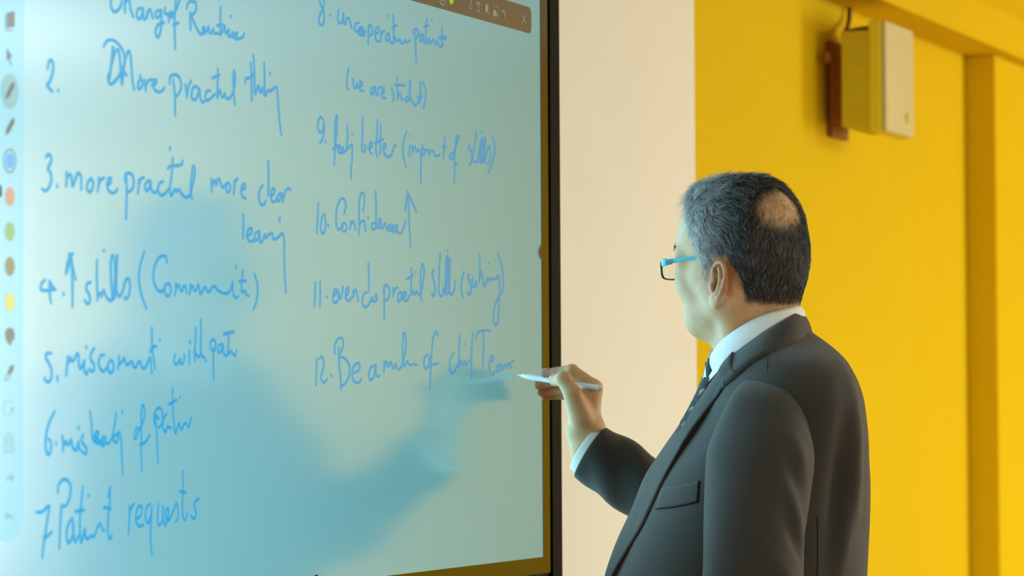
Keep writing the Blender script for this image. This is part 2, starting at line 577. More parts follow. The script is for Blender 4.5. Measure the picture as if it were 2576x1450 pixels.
flat('menu_icon', [ell(1224, 21, 4.5, 11, 14), [(1220, 9), (1222, 12), (1230, 35), (1228, 38)]], I, m_white, menu)
flat('menu_icon', [[(1240, 27), (1244, 23), (1248, 29), (1252, 40), (1248, 42), (1239, 39)], ell(1243, 16, 1.6, 3, 10), ell(1250, 18, 1.6, 3, 10)], I, m_white, menu)
flat('menu_icon', line_px([(1262, 30), (1267, 27), (1271, 34), (1269, 44)], 4) + [[(1261, 28), (1267, 23), (1267, 33)]], I, m_white, menu)
flat('menu_icon', line_px([(1313, 40), (1323, 58)], 4) + line_px([(1322, 38), (1313, 60)], 4), I, m_dark if False else m_white, menu)

# small tab at the right edge of the picture, and the dot at its foot
o = flat('edge_tab', [[(1364, 613), (1360, 617), (1356, 628), (1355, 638), (1358, 648), (1364, 656)]], 0.0012, m_tab, disp)
o = flat('edge_tab', [[(-2, 462), (4, 470), (5, 492), (-2, 500)]], 0.0012, m_tab, bar)
flat('page_dot', [ell(796, 1455, 6, 9, 18)], 0.0012, m_tab, disp)
# ------------------------------------------------------------------ the handwriting, stroke by stroke
# each line: (what it says, origin x, origin y, scale of the tracing, strokes as flat x,y lists)
A = (0, 0, 3.481); B = (0, 380, 3.3895); C = (0, 780, 3.3895); E = (0, 1030, 3.3895)
G = (740, 0, 3.1529); H = (740, 440, 3.1529); K = (740, 780, 3.1529)
INK = [
 ('Change of Routine', A, [
  '975 -20 968 40 982 88 1006 104 1040 78 1060 40 1065 8', '1096 -60 1091 40 1093 108', '1093 40 1108 2 1130 8 1142 80 1165 148',
  '1238 72 1208 80 1195 128 1208 166 1238 142 1252 78 1250 132 1260 172 1280 150 1290 98 1289 152', '1290 112 1315 82 1325 120 1335 160',
  '1400 92 1372 96 1356 132 1374 156 1400 130 1408 88 1412 150 1410 230 1396 300 1378 326 1362 300 1364 250 1395 208 1435 196',
  '1445 68 1440 108 1466 130 1480 150 1475 192', '1500 112 1472 128 1488 152 1516 126 1506 106 1480 124 1500 140',
  '1538 -20 1536 20 1530 100 1526 200 1530 330 1532 432', '1575 -20 1568 10 1545 70 1528 110', '1515 218 1562 200',
  '1665 108 1664 180 1668 262', '1634 76 1642 30 1680 13 1714 30 1716 80 1696 118 1676 140 1700 200 1735 275 1764 300 1785 268 1790 240 1772 252 1784 290 1810 266 1826 236 1830 282 1850 290 1866 252 1872 290 1904 292 1930 300',
  '1930 64 1928 150 1930 305 1950 260 1966 228 1968 275 1985 292 2002 262 1996 312 2020 316 2036 284 2034 322 2058 324 2076 290 2054 302 2058 338 2100 336 2124 326 2136 296', '1898 226 1948 216', '2018 138 2018 150']),
 ('2. More practul thing', A, [
  '418 606 424 552 446 525 464 560 458 640 432 718 410 746 434 780 456 802', '508 784 509 800',
  '986 410 978 500 968 600 944 690 962 736 1002 714 1042 660 1076 590 1090 530 1076 450 1032 384 986 352 940 356 914 390 907 410',
  '992 420 982 520 962 640 952 700', '975 540 966 620 958 690', '952 692 975 570 1010 452 1034 436 1046 500 1055 620 1066 738 1082 600 1106 480 1126 446 1140 480 1150 600 1160 720 1172 788',
  '1058 640 1080 628 1108 662', '1050 670 1075 640',
  '1228 690 1206 736 1208 776 1232 770 1246 728 1232 688', '1226 660 1230 690', '1264 700 1270 760 1276 796', '1276 760 1292 712 1326 696',
  '1326 746 1360 736 1370 706 1346 702 1336 742 1350 784 1390 806 1424 790 1438 768',
  '1514 700 1528 820 1532 1012', '1484 732 1486 680 1520 655 1564 674 1586 740 1572 806 1532 852', '1620 742 1628 800 1635 852', '1636 830 1650 752 1672 708',
  '1742 780 1706 757 1680 790 1676 850 1700 876 1730 832 1743 782 1750 850 1770 898 1792 884', '1842 796 1810 800 1796 850 1810 880 1846 860 1880 826',
  '1905 605 1904 730 1898 858', '1855 686 1922 656', '1898 856 1925 790 1930 820 1946 852 1966 822 1972 850 1996 866 2030 830 2050 760 2056 660 2048 620 2040 680 2044 780 2050 870 2056 914',
  '2194 550 2200 700 2203 882', '2145 726 2150 692 2190 680 2228 632', '2218 484 2226 640 2232 826 2250 772 2263 750 2276 810 2296 770 2306 820 2320 840',
  '2312 550 2315 700 2320 836 2346 790 2360 802 2400 770 2420 766 2430 850 2438 960 2450 1100 2463 1186', '2364 636 2364 650', '1487 1290 1487 1310']),
 ('3. more practul more clear', B, [
  '390 52 414 28 436 58 428 108 406 148 430 190 436 250 416 310 386 342 358 324', '487 290 487 308',
  '566 178 566 240 563 302', '566 244 590 200 606 214 610 260 618 302 640 240 666 188 690 220 690 280 692 328', '776 234 746 268 740 320 760 352 786 320 792 266 772 238',
  '840 228 838 290 830 346', '838 290 856 250 886 230', '910 292 940 272 946 236 926 236 914 280 920 330 950 360 986 346 1000 324',
  '1075 200 1078 350 1072 580', '1066 262 1064 210 1090 188 1126 210 1139 270 1122 330 1086 352', '1180 248 1180 310 1172 362', '1180 302 1196 242 1226 226',
  '1276 250 1246 270 1232 310 1250 342 1272 310 1282 260 1286 320 1310 356 1338 342', '1390 260 1356 280 1344 330 1366 376 1402 366 1436 326',
  '1471 60 1462 200 1445 350 1456 382 1490 328 1500 346 1524 330 1546 366 1586 396 1620 370 1636 300 1658 210 1658 150 1646 124 1634 200 1624 300 1624 370 1636 408', '1430 154 1440 135 1536 120 1552 104 1555 84',
  '1798 238 1805 290 1803 346', '1804 302 1826 250 1840 290 1852 250 1870 240 1880 282 1896 312 1916 288', '1946 270 1926 290 1930 340 1950 352 1963 310 1946 268',
  '1996 254 1996 310 1990 370', '1994 312 2006 260 2026 234', '2058 334 2090 312 2086 285 2066 290 2054 340 2066 390 2092 406',
  '2236 294 2216 330 2204 390 2220 450 2244 462 2266 424', '2285 84 2288 230 2285 382', '2310 382 2336 360 2340 326 2320 326 2308 370 2316 430 2342 430 2366 398',
  '2400 360 2372 375 2360 420 2380 426 2402 368 2408 432 2418 396 2432 346 2452 320 2476 334']),
 ('learning', B, [
  '2072 544 2072 650 2070 746', '2100 732 2140 702 2146 666 2120 666 2104 710 2114 760 2146 772 2168 744', '2206 686 2172 710 2168 766 2194 752 2210 688 2216 782 2242 756 2256 714 2266 742 2282 718 2300 710 2318 700 2326 746 2350 752 2376 730 2410 704 2420 760 2422 900 2426 1050 2437 1206', '2384 568 2381 602']),
 ('4. (arrow up) skills (Communit)', B, [
  '382 1100 350 1140 347 1182 370 1190 472 1184', '470 1184 440 1148 418 1112', '418 1108 422 1180 425 1250 434 1296', '420 1160 466 1180', '540 1214 542 1230',
  '600 880 610 1000 616 1150 616 1328', '604 878 576 950 560 1048', '566 1040 588 960 606 890', '604 900 620 1000 643 1096', '585 882 620 880', '592 886 612 960',
  '772 1120 740 1136 734 1180 756 1222 766 1270 746 1308 720 1274', '825 930 824 1080 830 1272', '830 1252 850 1210 862 1242 880 1190 902 1240 926 1272 952 1270 945 1100 944 930 960 893 976 960 976 1100 964 1250', '883 844 884 856',
  '992 892 990 1100 982 1220 966 1262 946 1268', '1000 894 992 1000 986 1160 1012 1242 1042 1200 1072 1098 1096 1094 1106 1150 1096 1230 1066 1266 1058 1248',
  '1228 858 1196 960 1180 1080 1196 1200 1224 1290 1245 1346', '1420 956 1416 910 1386 894 1346 920 1314 990 1304 1080 1324 1160 1360 1200 1392 1184 1406 1148 1400 1200 1430 1242 1452 1200 1450 1150 1430 1130 1408 1140',
  '1495 1128 1496 1180 1488 1230', '1496 1182 1520 1140 1536 1190 1548 1198 1566 1150 1580 1162 1588 1212', '1620 1134 1620 1180 1610 1228', '1620 1192 1640 1150 1654 1192 1668 1190 1686 1140 1696 1172 1702 1222 1726 1190 1746 1160 1766 1202 1790 1190 1806 1160 1826 1155 1846 1182 1880 1206 1930 1216 1960 1190 1980 1120 1980 1182 1990 1232 2010 1256 2028 1238',
  '2010 984 2010 1000', '2068 1018 2060 1100 2055 1180 2060 1206 2086 1194 2100 1226 2118 1236', '2034 1112 2096 1108', '2166 1048 2190 1130 2193 1220 2176 1310 2158 1352']),
 ('5. miscomunt with pat', C, [
  '436 370 394 376 388 402 412 450 436 510 436 580 410 616 382 598 378 580', '487 568 488 606', '576 398 570 480 562 560', '570 470 602 408 606 440 626 430 656 374 670 400 668 450 680 502 702 470 718 436 712 500 736 552 746 516', '734 314 736 326',
  '800 328 776 370 770 420 800 470 796 520 772 522 764 504', '886 386 856 390 838 450 856 510 886 522 908 490', '940 430 920 460 920 520 946 536 966 490 956 440 938 430', '1010 396 1010 450 1004 502',
  '1008 474 1046 428 1056 410 1070 462 1086 470 1106 448 1120 440 1132 476 1150 492 1182 440 1196 450 1206 492 1232 496 1256 450 1276 408 1286 500 1293 542', '1290 154 1292 250 1296 330 1306 420 1318 502', '1276 362 1292 324 1330 310', '1360 250 1360 264',
  '1490 380 1480 430 1496 468 1526 434 1532 418 1538 462 1560 450 1570 400 1570 380', '1610 348 1610 410 1612 466', '1612 264 1621 286', '1666 154 1662 280 1655 400 1662 440', '1708 84 1710 220 1708 370 1722 400 1736 400 1752 442', '1652 350 1690 402 1716 366',
  '1815 330 1815 450 1818 598', '1794 334 1790 280 1815 254 1836 290 1828 340 1804 352', '1892 290 1862 310 1854 355 1880 356 1898 298 1902 360 1920 392 1946 368', '1945 184 1945 280 1940 382 1962 354 1980 372 1992 388 2006 386 2012 348', '1903 212 1992 184', '1905 204 1990 190']),
 ('6. misleading of patient', C, [
  '464 868 422 950 396 1040 386 1140 394 1210 412 1237 430 1200 432 1130 412 1102', '477 1134 479 1146', '528 1076 535 1140 535 1208', '535 1174 560 1120 570 1152 582 1150 602 1108 610 1150 622 1182 646 1198 666 1128 672 1182 690 1204', '663 998 669 1012',
  '706 1068 690 1110 716 1160 736 1190 726 1232 704 1214', '764 868 775 950 784 1080 796 1122 832 1082 836 1046 810 1050 800 1102 828 1142 856 1126 882 1080 860 1112 866 1160 888 1140 898 1086 898 1134 922 1138 950 1090',
  '986 880 974 980 958 1060 962 1112 990 1128 1004 1080 990 1062 960 1090', '992 1068 1014 1042 1026 1100 1034 1250 1042 1402', '1034 858 1041 884', '810 1070 850 1130', '866 1120 880 1160',
  '1168 1000 1146 1040 1140 1090 1155 1098 1172 1040 1196 1000 1216 950 1230 880 1222 820 1210 814 1200 870 1200 1000 1200 1150 1200 1280 1206 1372', '1188 1148 1230 1132 1275 1064',
  '1318 878 1328 1000 1335 1150 1341 1300', '1310 984 1310 900 1340 838 1370 850 1382 920 1370 980 1345 1006', '1416 884 1390 930 1384 1000 1406 1044 1426 990 1432 1000 1456 1010', '1467 668 1468 800 1475 950 1490 1052 1512 990 1520 970 1542 1022 1562 978 1582 968 1602 1000 1616 960 1626 914', '1434 808 1502 768', '1530 738 1532 752', '1326 900 1350 930']),
 ('7 Patient requests', E, [
  '308 880 356 876 404 830 416 826 404 920 386 1050 370 1150 357 1268', '368 1098 400 1086 440 1044', '522 816 512 960 502 1192', '490 712 496 650 530 604 570 606 600 660 592 750 560 822 524 832',
  '612 932 576 990 564 1080 580 1142 612 1090 624 1000 612 934', '616 1000 624 1080 638 1134 664 1080', '703 668 690 800 678 950 680 1090 690 1138 720 1022 722 1080 742 1108 776 1080 796 1088 830 1002 850 978 866 1020 886 1042', '638 874 712 862', '746 732 752 742',
  '936 662 930 800 918 920 915 1040 930 1108 946 1092 946 1072', '918 746 936 668', '878 838 942 850', '1100 822 1098 940 1092 1068', '1098 902 1116 840 1140 804', '1154 944 1196 902 1206 840 1180 828 1158 880 1154 950 1180 998 1220 986',
  '1272 808 1246 840 1234 920 1256 974 1282 900 1292 830', '1290 846 1280 1000 1280 1150 1290 1244', '1346 808 1338 900 1346 988 1376 960 1386 880 1384 826 1386 940 1402 988 1428 920 1430 850 1412 862 1410 930 1432 950 1480 850 1500 802 1511 860 1510 930 1490 962',
  '1553 528 1555 700 1550 850 1560 930 1576 946 1592 882', '1528 702 1580 712', '1692 764 1656 790 1650 830 1666 880 1660 928 1636 932 1622 908']),
 ('8. uncooperation patient', G, [
  '240 -20 230 60 206 110 194 160 210 200 233 180 236 110 214 50 200 10 194 -24', '284 114 284 126', '352 80 344 150 358 186 380 170 390 106 392 182 404 190 416 146 436 150 446 190 456 226',
  '511 180 486 190 478 230 496 252 516 236 532 214 508 240 516 276 540 270 546 230 526 220 520 260 548 286 562 256 550 236', '520 232 545 262', '590 208 588 280 585 352', '584 244 600 200 618 224 616 270 594 282', '644 272 670 250 670 220 650 224 640 270 650 322 678 330',
  '690 248 688 290 683 332', '688 292 696 260 716 244', '746 264 726 284 728 326 745 316 751 268 758 326 776 346 786 334 800 298 812 332 826 318 836 314 846 342 860 346 876 318 890 336 906 330 916 320', '785 118 788 220 785 332', '775 216 814 202', '746 118 746 130',
  '960 268 962 380 968 496', '944 268 950 240 970 230 986 254 979 290 960 302', '1016 270 996 290 998 326 1015 310 1021 274 1026 330 1042 342', '1050 148 1045 220 1042 322 1050 346 1066 308 1076 346 1090 326 1106 318 1116 352 1136 328 1150 372 1166 372 1180 358', '1030 212 1063 202', '1090 154 1091 166',
  '1170 224 1172 300 1172 366', '1145 302 1206 298', '1160 290 1196 312', '1160 312 1196 288', '1150 296 1190 292']),
 ('(we are student)', G, [
  '430 544 418 620 415 680 426 712', '464 624 468 680 486 702 496 658 502 692 518 680 521 640', '520 692 540 672 536 650 520 664 524 716 550 720', '636 690 612 706 608 746 628 740 640 694 646 746 660 752 668 700 686 690', '688 748 712 726 708 700 696 714 696 770 726 782',
  '770 698 786 740 790 780 780 804', '815 614 818 700 818 792', '796 675 876 678', '818 772 836 740 846 780 866 792', '906 760 886 780 886 806 910 790 918 700 916 638 920 782 940 812 956 842 976 820 988 800', '1000 650 998 750 993 822', '978 776 1016 764', '1020 654 1040 710 1040 780 1022 862']),
 ('9. feelj better (impunt of skills)', G, [
  '232 960 210 928 190 960 186 1010 204 1052 228 1030 236 980 236 1040 226 1100 204 1132', '250 1120 250 1131', '322 1180 340 1000 336 914 326 960 321 1100 321 1210 317 1308', '306 1182 346 1150', '344 1192 366 1170 356 1154 344 1190 364 1216 386 1200 386 1170 372 1180 384 1212 412 1190', '420 998 422 1100 415 1182 432 1170 456 1148 458 1250 450 1350 452 1422', '460 1060 460 1070',
  '540 932 540 1060 537 1198 556 1200 566 1170 554 1144', '590 1182 616 1160 612 1130 598 1140 594 1190 616 1226', '660 952 655 1080 647 1200 660 1242', '685 988 683 1100 682 1222', '636 1136 704 1106', '704 1182 726 1164 722 1140 710 1150 712 1210 736 1242 766 1236 786 1180 796 1154 808 1160',
  '890 1044 868 1120 862 1220 886 1326', '919 1150 912 1200 918 1248', '920 1074 921 1084', '934 1160 938 1216', '938 1202 956 1164 970 1202 986 1188 1002 1216', '1016 1154 1008 1220 1003 1330 1003 1452', '1010 1180 1030 1190 1030 1222 1010 1226', '1034 1202 1056 1188 1066 1222 1086 1194 1102 1200 1116 1236 1140 1236 1156 1224', '1195 1078 1190 1170 1182 1258', '1174 1170 1202 1164',
  '1256 1214 1234 1230 1234 1256 1256 1260 1270 1190 1296 1120 1302 1080 1290 1084 1275 1190 1272 1300 1270 1452', '1274 1306 1292 1296', '1390 1148 1384 1170 1406 1210 1411 1260 1389 1312', '1446 1038 1430 1150 1414 1262 1430 1286 1452 1276 1470 1180 1490 1094 1496 1120 1480 1220 1474 1292 1492 1270 1510 1130 1516 1090 1510 1180 1500 1292 1526 1220 1546 1158 1556 1200 1550 1272 1530 1306', '1488 1120 1480 1280', '1483 1044 1483 1053', '1570 1078 1588 1140 1586 1220 1560 1320 1539 1372']),
 ('10. Confidence (arrow up)', H, [
  '190 224 185 340 178 466', '226 320 212 370 211 440 228 467 246 430 246 350 236 308', '266 394 272 410', '396 306 409 240 396 194 374 190 344 240 331 330 334 400 350 436 370 420 384 392 382 440 400 450 416 420 404 384 388 384', '445 368 445 400 442 432', '445 402 462 370 475 390 488 437',
  '546 292 556 200 550 155 535 143 518 190 514 300 514 476', '514 412 530 374 556 370 560 410 567 452', '585 336 587 345', '640 380 614 396 617 430 640 426 649 390', '645 134 648 250 650 400 656 428', '668 402 686 380 682 350 670 364 667 400 678 426 692 414', '700 398 702 432', '703 412 720 384 728 420 742 436 764 396 748 406 750 440 770 442 792 400 774 420 790 456 810 432 816 400 804 420 820 456 846 462 866 430 883 368',
  '900 132 908 250 912 400 923 567', '900 128 890 200 881 287', '904 148 936 220 969 292']),
 ('11. even do practial skill (suturing)', H, [
  '168 854 165 950 158 1047', '205 848 205 950 203 1044', '257 964 258 976', '314 962 336 930 330 904 314 930 307 990 320 1018 348 988 345 918 366 986 381 924 386 888', '404 972 430 930 425 894 409 920 409 980 430 1002 458 968', '465 918 470 972', '469 952 486 908 496 940 507 1002',
  '576 930 550 950 539 1010 555 1047 580 1042 606 1000 616 974 610 986 632 1006 656 985 650 954 634 976', '587 702 592 820 590 932', '715 888 713 1000 714 1142', '709 932 715 884 742 884 757 930 742 986 716 1002', '784 898 785 962', '785 942 800 908 822 894', '846 930 824 950 824 1008 846 986 854 938 860 986 886 954 880 928 864 950 870 992 892 1002 912 958',
  '928 738 928 850 925 956 946 918 950 952 972 928 986 956 1006 928 1021 850 1029 750 1018 708 1004 760 1002 880 1008 997', '892 830 943 797', '963 769 964 779', '1106 754 1094 790 1110 850 1116 920 1106 967 1091 943', '1158 623 1150 760 1150 946 1170 962 1186 898 1196 952 1200 800 1206 660 1216 644 1210 800 1204 942 1226 930 1233 800 1236 668 1224 700 1221 850 1230 932 1252 952 1271 900 1277 843', '1212 660 1206 920', '1217 599 1217 608',
  '1346 768 1328 850 1324 920 1341 977', '1391 788 1377 810 1396 860 1401 920 1386 952 1374 930', '1416 818 1411 870 1426 892 1442 848 1449 892', '1470 633 1472 760 1465 852 1486 768 1496 830 1506 887 1526 850 1536 820 1546 842 1562 820 1580 832 1602 820 1619 803 1628 870 1630 950 1610 990 1590 1050 1579 1130 1596 1197 1612 1180 1622 1090 1629 956', '1545 699 1545 709', '1614 623 1641 700 1656 800 1656 900 1645 947']),
 ('12. Be a muh of chif Team', K, [
  '178 388 175 490 172 602', '198 392 214 371 233 400 230 460 215 510 209 540 234 577 262 549', '292 514 296 529', '350 298 355 420 368 560 371 632', '325 352 319 290 345 234 376 224 389 260 376 320 354 367 400 386 436 440 436 510 406 582 364 606', '474 502 516 470 516 430 490 429 464 470 459 530 480 572 516 576 532 548',
  '641 440 605 460 591 510 600 557 631 530 641 470 646 438 648 500 660 532 677 518', '712 408 712 450 710 502', '711 462 731 408 740 440 746 456 766 413 776 440 786 467 806 428 816 472 842 460 866 400 886 290 881 200 868 183 860 280 862 400 870 452 896 408 906 430 926 441 946 430 972 441',
  '1061 354 1034 380 1029 440 1045 467 1066 440 1070 378', '1139 208 1126 174 1108 200 1095 280 1085 400 1080 520 1076 627', '1079 441 1142 424', '1266 343 1240 380 1231 440 1240 502 1266 490 1292 440 1306 400', '1312 193 1308 320 1305 452 1326 398 1336 442 1356 408 1361 442 1392 398', '1358 267 1359 275', '1416 183 1408 300 1405 450 1405 552',
  '1439 242 1448 190 1480 169 1552 164', '1500 178 1500 320 1493 457', '1558 414 1581 386 1571 364 1551 400 1549 470 1570 517 1592 488', '1632 430 1610 450 1607 492 1626 480 1637 438 1643 482', '1655 438 1660 477', '1660 462 1676 428 1686 462 1696 438 1711 420 1716 446 1726 462', '1724 412 1742 403']),
]


def stroke_mesh(pts, w):
    """a flat round-ended band along a curve in the display's plane (s, z)"""
    p = np.array(catmull(pts, 0.0022))
    n = len(p)
    t = np.gradient(p, axis=0)
    t /= np.maximum(1e-9, np.linalg.norm(t, axis=1))[:, None]
    # joined discs keep tight hairpins clean; the band between them is a quad strip
    V, F = [], []
    wv = w * (0.92 + 0.16 * np.sin(np.linspace(0, 3.1, n)))
    nr = np.stack([-t[:, 1], t[:, 0]], 1)
    for i in range(n):
        V += [p[i] + nr[i] * wv[i] / 2, p[i] - nr[i] * wv[i] / 2]
        if i:
            F.append((2 * i - 2, 2 * i - 1, 2 * i + 1, 2 * i))
    V = [(x, y, 0.0) for x, y in V]
    # round ends, and a round joint wherever the pen turns sharply (a hair above the band)
    spots = [(0, 0.0), (n - 1, 0.0)]
    lv = 0
    for i in range(2, n - 2):
        if float(t[i - 2] @ t[i + 2]) < 0.35:
            lv += 1
            spots.append((i, 0.000003 * (1 + lv % 5)))
    for i, up in spots:
        k = len(V)
        e = up > 0
        a0 = math.atan2(t[i][1], t[i][0]) + (math.pi / 2 if i == 0 else -math.pi / 2)
        m = 14 if e else 8
        for j in range(m if e else m + 1):
            a = 2 * math.pi * j / m if e else a0 + math.pi * j / m
            V.append((p[i][0] + math.cos(a) * wv[i] / 2, p[i][1] + math.sin(a) * wv[i] / 2, up))
        F.append(tuple(range(k, len(V))))
    return V, F


for text, (ox, oy, sc), strokes in INK:
    line_e = bpy.data.objects.new('handwritten_line', None)
    COL.objects.link(line_e)
    adopt(line_e, disp)
    line_e['_at'] = (0, 0, 0)
    line_e.matrix_parent_inverse = Matrix.Translation(-Vector(disp['_at']))
    line_e['label'] = 'blue handwriting reading ' + text.replace('(arrow up)', 'arrow up')
    lay = 0
    got = []
    for st in strokes:
        q = [float(x) for x in st.split()]
        q = [(ox + q[i] / sc, oy + q[i + 1] / sc) for i in range(0, len(q), 2)]
        pts = [sz(onplane(x, y)) for x, y in q]
        v, f = stroke_mesh(pts, 0.0042 if ox < 700 else 0.0037)
        off = 0.0007 + 0.00002 * (lay % 6)
        lay += 1
        ss = [a[0] for a in v]
        got.append([min(ss), max(ss), [([room(a, off + c, b) for a, b, c in v], f)]])
    # strokes that touch or nearly touch along the line make one word
    got.sort(key=lambda g: g[0])
    words_ = []
    for g in got:
        if words_ and g[0] < words_[-1][1] + 0.012:
            words_[-1][1] = max(words_[-1][1], g[1])
            words_[-1][2] += g[2]
        else:
            words_.append(g)
    for g in words_:
        V, F = merge(g[2])
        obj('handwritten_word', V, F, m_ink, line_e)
# ------------------------------------------------------------------ organic surfaces: blended distance fields meshed with surface nets


class Field:
    def __init__(self, xs, ys, zs):
        self.ax = [np.asarray(a, dtype=np.float32) for a in (xs, ys, zs)]
        self.F = np.full([len(a) for a in self.ax], 1.0, dtype=np.float32)

    def box(self, lo, hi):
        sl = []
        for a, l, h in zip(self.ax, lo, hi):
            i, j = np.searchsorted(a, l), np.searchsorted(a, h)
            if j - i < 1:
                return None, None
            sl.append(slice(max(0, i - 1), min(len(a), j + 1)))
        X, Y, Z = [a[s] for a, s in zip(self.ax, sl)]
        return tuple(sl), (X[:, None, None], Y[None, :, None], Z[None, None, :])

    @staticmethod
    def dist(pr, G):
        X, Y, Z = G
        if pr[0] == 'cone':
            _, a, b, ra, rb = pr
            a, b = np.array(a, dtype=np.float32), np.array(b, dtype=np.float32)
            d = b - a
            L2 = float(d @ d) or 1e-9
            t = np.clip(((X - a[0]) * d[0] + (Y - a[1]) * d[1] + (Z - a[2]) * d[2]) / L2, 0, 1)
            return np.sqrt((X - a[0] - t * d[0]) ** 2 + (Y - a[1] - t * d[1]) ** 2 + (Z - a[2] - t * d[2]) ** 2) - (ra + t * (rb - ra))
        _, c, r, M = pr                          # ellipsoid with axes M rows
        c = np.array(c, dtype=np.float32)
        x, y, z = X - c[0], Y - c[1], Z - c[2]
        q = [(M[i][0] * x + M[i][1] * y + M[i][2] * z) for i in range(3)]
        k0 = np.sqrt(sum((q[i] / r[i]) ** 2 for i in range(3)))
        k1 = np.sqrt(sum((q[i] / (r[i] * r[i])) ** 2 for i in range(3)))
        return k0 * (k0 - 1.0) / np.maximum(k1, 1e-6)

    @staticmethod
    def bounds(pr, m):
        if pr[0] == 'cone':
            a, b = np.array(pr[1]), np.array(pr[2])
            r = max(pr[3], pr[4]) + m
            return np.minimum(a, b) - r, np.maximum(a, b) + r
        r = max(pr[2]) + m
        c = np.array(pr[1])
        return c - r, c + r

    def add(self, prims, k=0.01, kin=None):
        """smooth-union the prims among themselves (kin) and then into the field (k)"""
        kin = k if kin is None else kin
        m = max(k, kin) + 0.012
        lo = np.min([self.bounds(p, m)[0] for p in prims], axis=0)
        hi = np.max([self.bounds(p, m)[1] for p in prims], axis=0)
        sl, G = self.box(lo, hi)
        if sl is None:
            return
        d = None
        for p in prims:
            e = self.dist(p, G)
            d = e if d is None else self.smin(d, e, kin)
        self.F[sl] = self.smin(self.F[sl], d, k)

    def cut(self, p, k=0.005):
        sl, G = self.box(*self.bounds(p, k + 0.012))
        if sl is None:
            return
        e = -self.dist(p, G)
        f = self.F[sl]
        h = np.maximum(k - np.abs(f - e), 0)
        self.F[sl] = np.maximum(f, e) + h * h / (4 * k)

    @staticmethod
    def smin(a, b, k):
        h = np.maximum(k - np.abs(a - b), 0)
        return np.minimum(a, b) - h * h / (4 * k)

    def mesh(self):
        F = self.F
        ins = F < 0
        cnt = np.zeros([s - 1 for s in F.shape], dtype=np.uint8)
        for i in (0, 1):
            for j in (0, 1):
                for k in (0, 1):
                    cnt += ins[i:i + cnt.shape[0], j:j + cnt.shape[1], k:k + cnt.shape[2]]
        act = np.argwhere((cnt > 0) & (cnt < 8))
        idx = np.full(cnt.shape, -1, dtype=np.int32)
        I, J, K = act.T
        idx[I, J, K] = np.arange(len(act))
        corners = [(i, j, k) for i in (0, 1) for j in (0, 1) for k in (0, 1)]
        val = {c: F[I + c[0], J + c[1], K + c[2]] for c in corners}
        pos = {c: np.stack([self.ax[0][I + c[0]], self.ax[1][J + c[1]], self.ax[2][K + c[2]]], 1) for c in corners}
        acc = np.zeros((len(act), 3)); n = np.zeros(len(act))
        for c in corners:
            for a in range(3):
                if c[a] == 0:
                    e = list(c); e[a] = 1; e = tuple(e)
                    x = (val[c] < 0) != (val[e] < 0)
                    t = np.where(x, val[c] / np.where(x, val[c] - val[e], 1), 0)
                    acc += np.where(x[:, None], pos[c] + (pos[e] - pos[c]) * t[:, None], 0)
                    n += x
        V = acc / n[:, None]
        Q = []
        for a in range(3):
            b, c = (a + 1) % 3, (a + 2) % 3
            s0 = [slice(None)] * 3; s1 = [slice(None)] * 3
            s0[a] = slice(0, -1); s1[a] = slice(1, None)
            for s in (s0, s1):
                s[b] = slice(1, -1); s[c] = slice(1, -1)
            A_, B_ = ins[tuple(s0)], ins[tuple(s1)]
            for sgn in (0, 1):
                e = np.argwhere((A_ & ~B_) if sgn == 0 else (~A_ & B_))
                if not len(e):
                    continue
                base = e.copy(); base[:, b] += 1; base[:, c] += 1
                def cell(db, dc):
                    q = base.copy(); q[:, b] -= db; q[:, c] -= dc
                    return idx[q[:, 0], q[:, 1], q[:, 2]]
                q = np.stack([cell(0, 0), cell(1, 0), cell(1, 1), cell(0, 1)], 1)
                Q.append(q if sgn == 0 else q[:, ::-1])
        return V, np.concatenate(Q)


def relax(V, Q, n=2, lam=0.5):
    E = np.concatenate([Q[:, [0, 1]], Q[:, [1, 2]], Q[:, [2, 3]], Q[:, [3, 0]]])
    for it in range(n):
        for l in (lam, -lam * 1.04):
            s = np.zeros_like(V); c = np.zeros(len(V))
            for a, b in ((0, 1), (1, 0)):
                np.add.at(s, E[:, a], V[E[:, b]])
                np.add.at(c, E[:, a], 1)
            V = V + l * (s / np.maximum(c, 1)[:, None] - V)
    return V


def vnormals(V, Q):
    n = np.cross(V[Q[:, 2]] - V[Q[:, 0]], V[Q[:, 3]] - V[Q[:, 1]])
    out = np.zeros_like(V)
    for i in range(4):
        np.add.at(out, Q[:, i], n)
    return out / np.maximum(1e-12, np.linalg.norm(out, axis=1))[:, None]


def axis_grid(segs):
    """[(start, step), ..., end] -> one rectilinear axis"""
    out = []
    for (a, h), nx in zip(segs, [s[0] for s in segs[1:]]):
        out += list(np.arange(a, nx - h * 0.3, h))
    return np.array(out + [segs[-1][0]])


cone = lambda a, b, ra, rb: ('cone', tuple(a), tuple(b), ra, rb)
ballp = lambda a, r: ('cone', tuple(a), tuple(a), r, r)
EYE3 = ((1, 0, 0), (0, 1, 0), (0, 0, 1))
# ------------------------------------------------------------------ the man
PD = 4.79                                       # depth of his middle
PS = FPX / PD                                   # photo pixels per metre there


def W_(px, py, dep=PD):
    return P(px, py, dep)


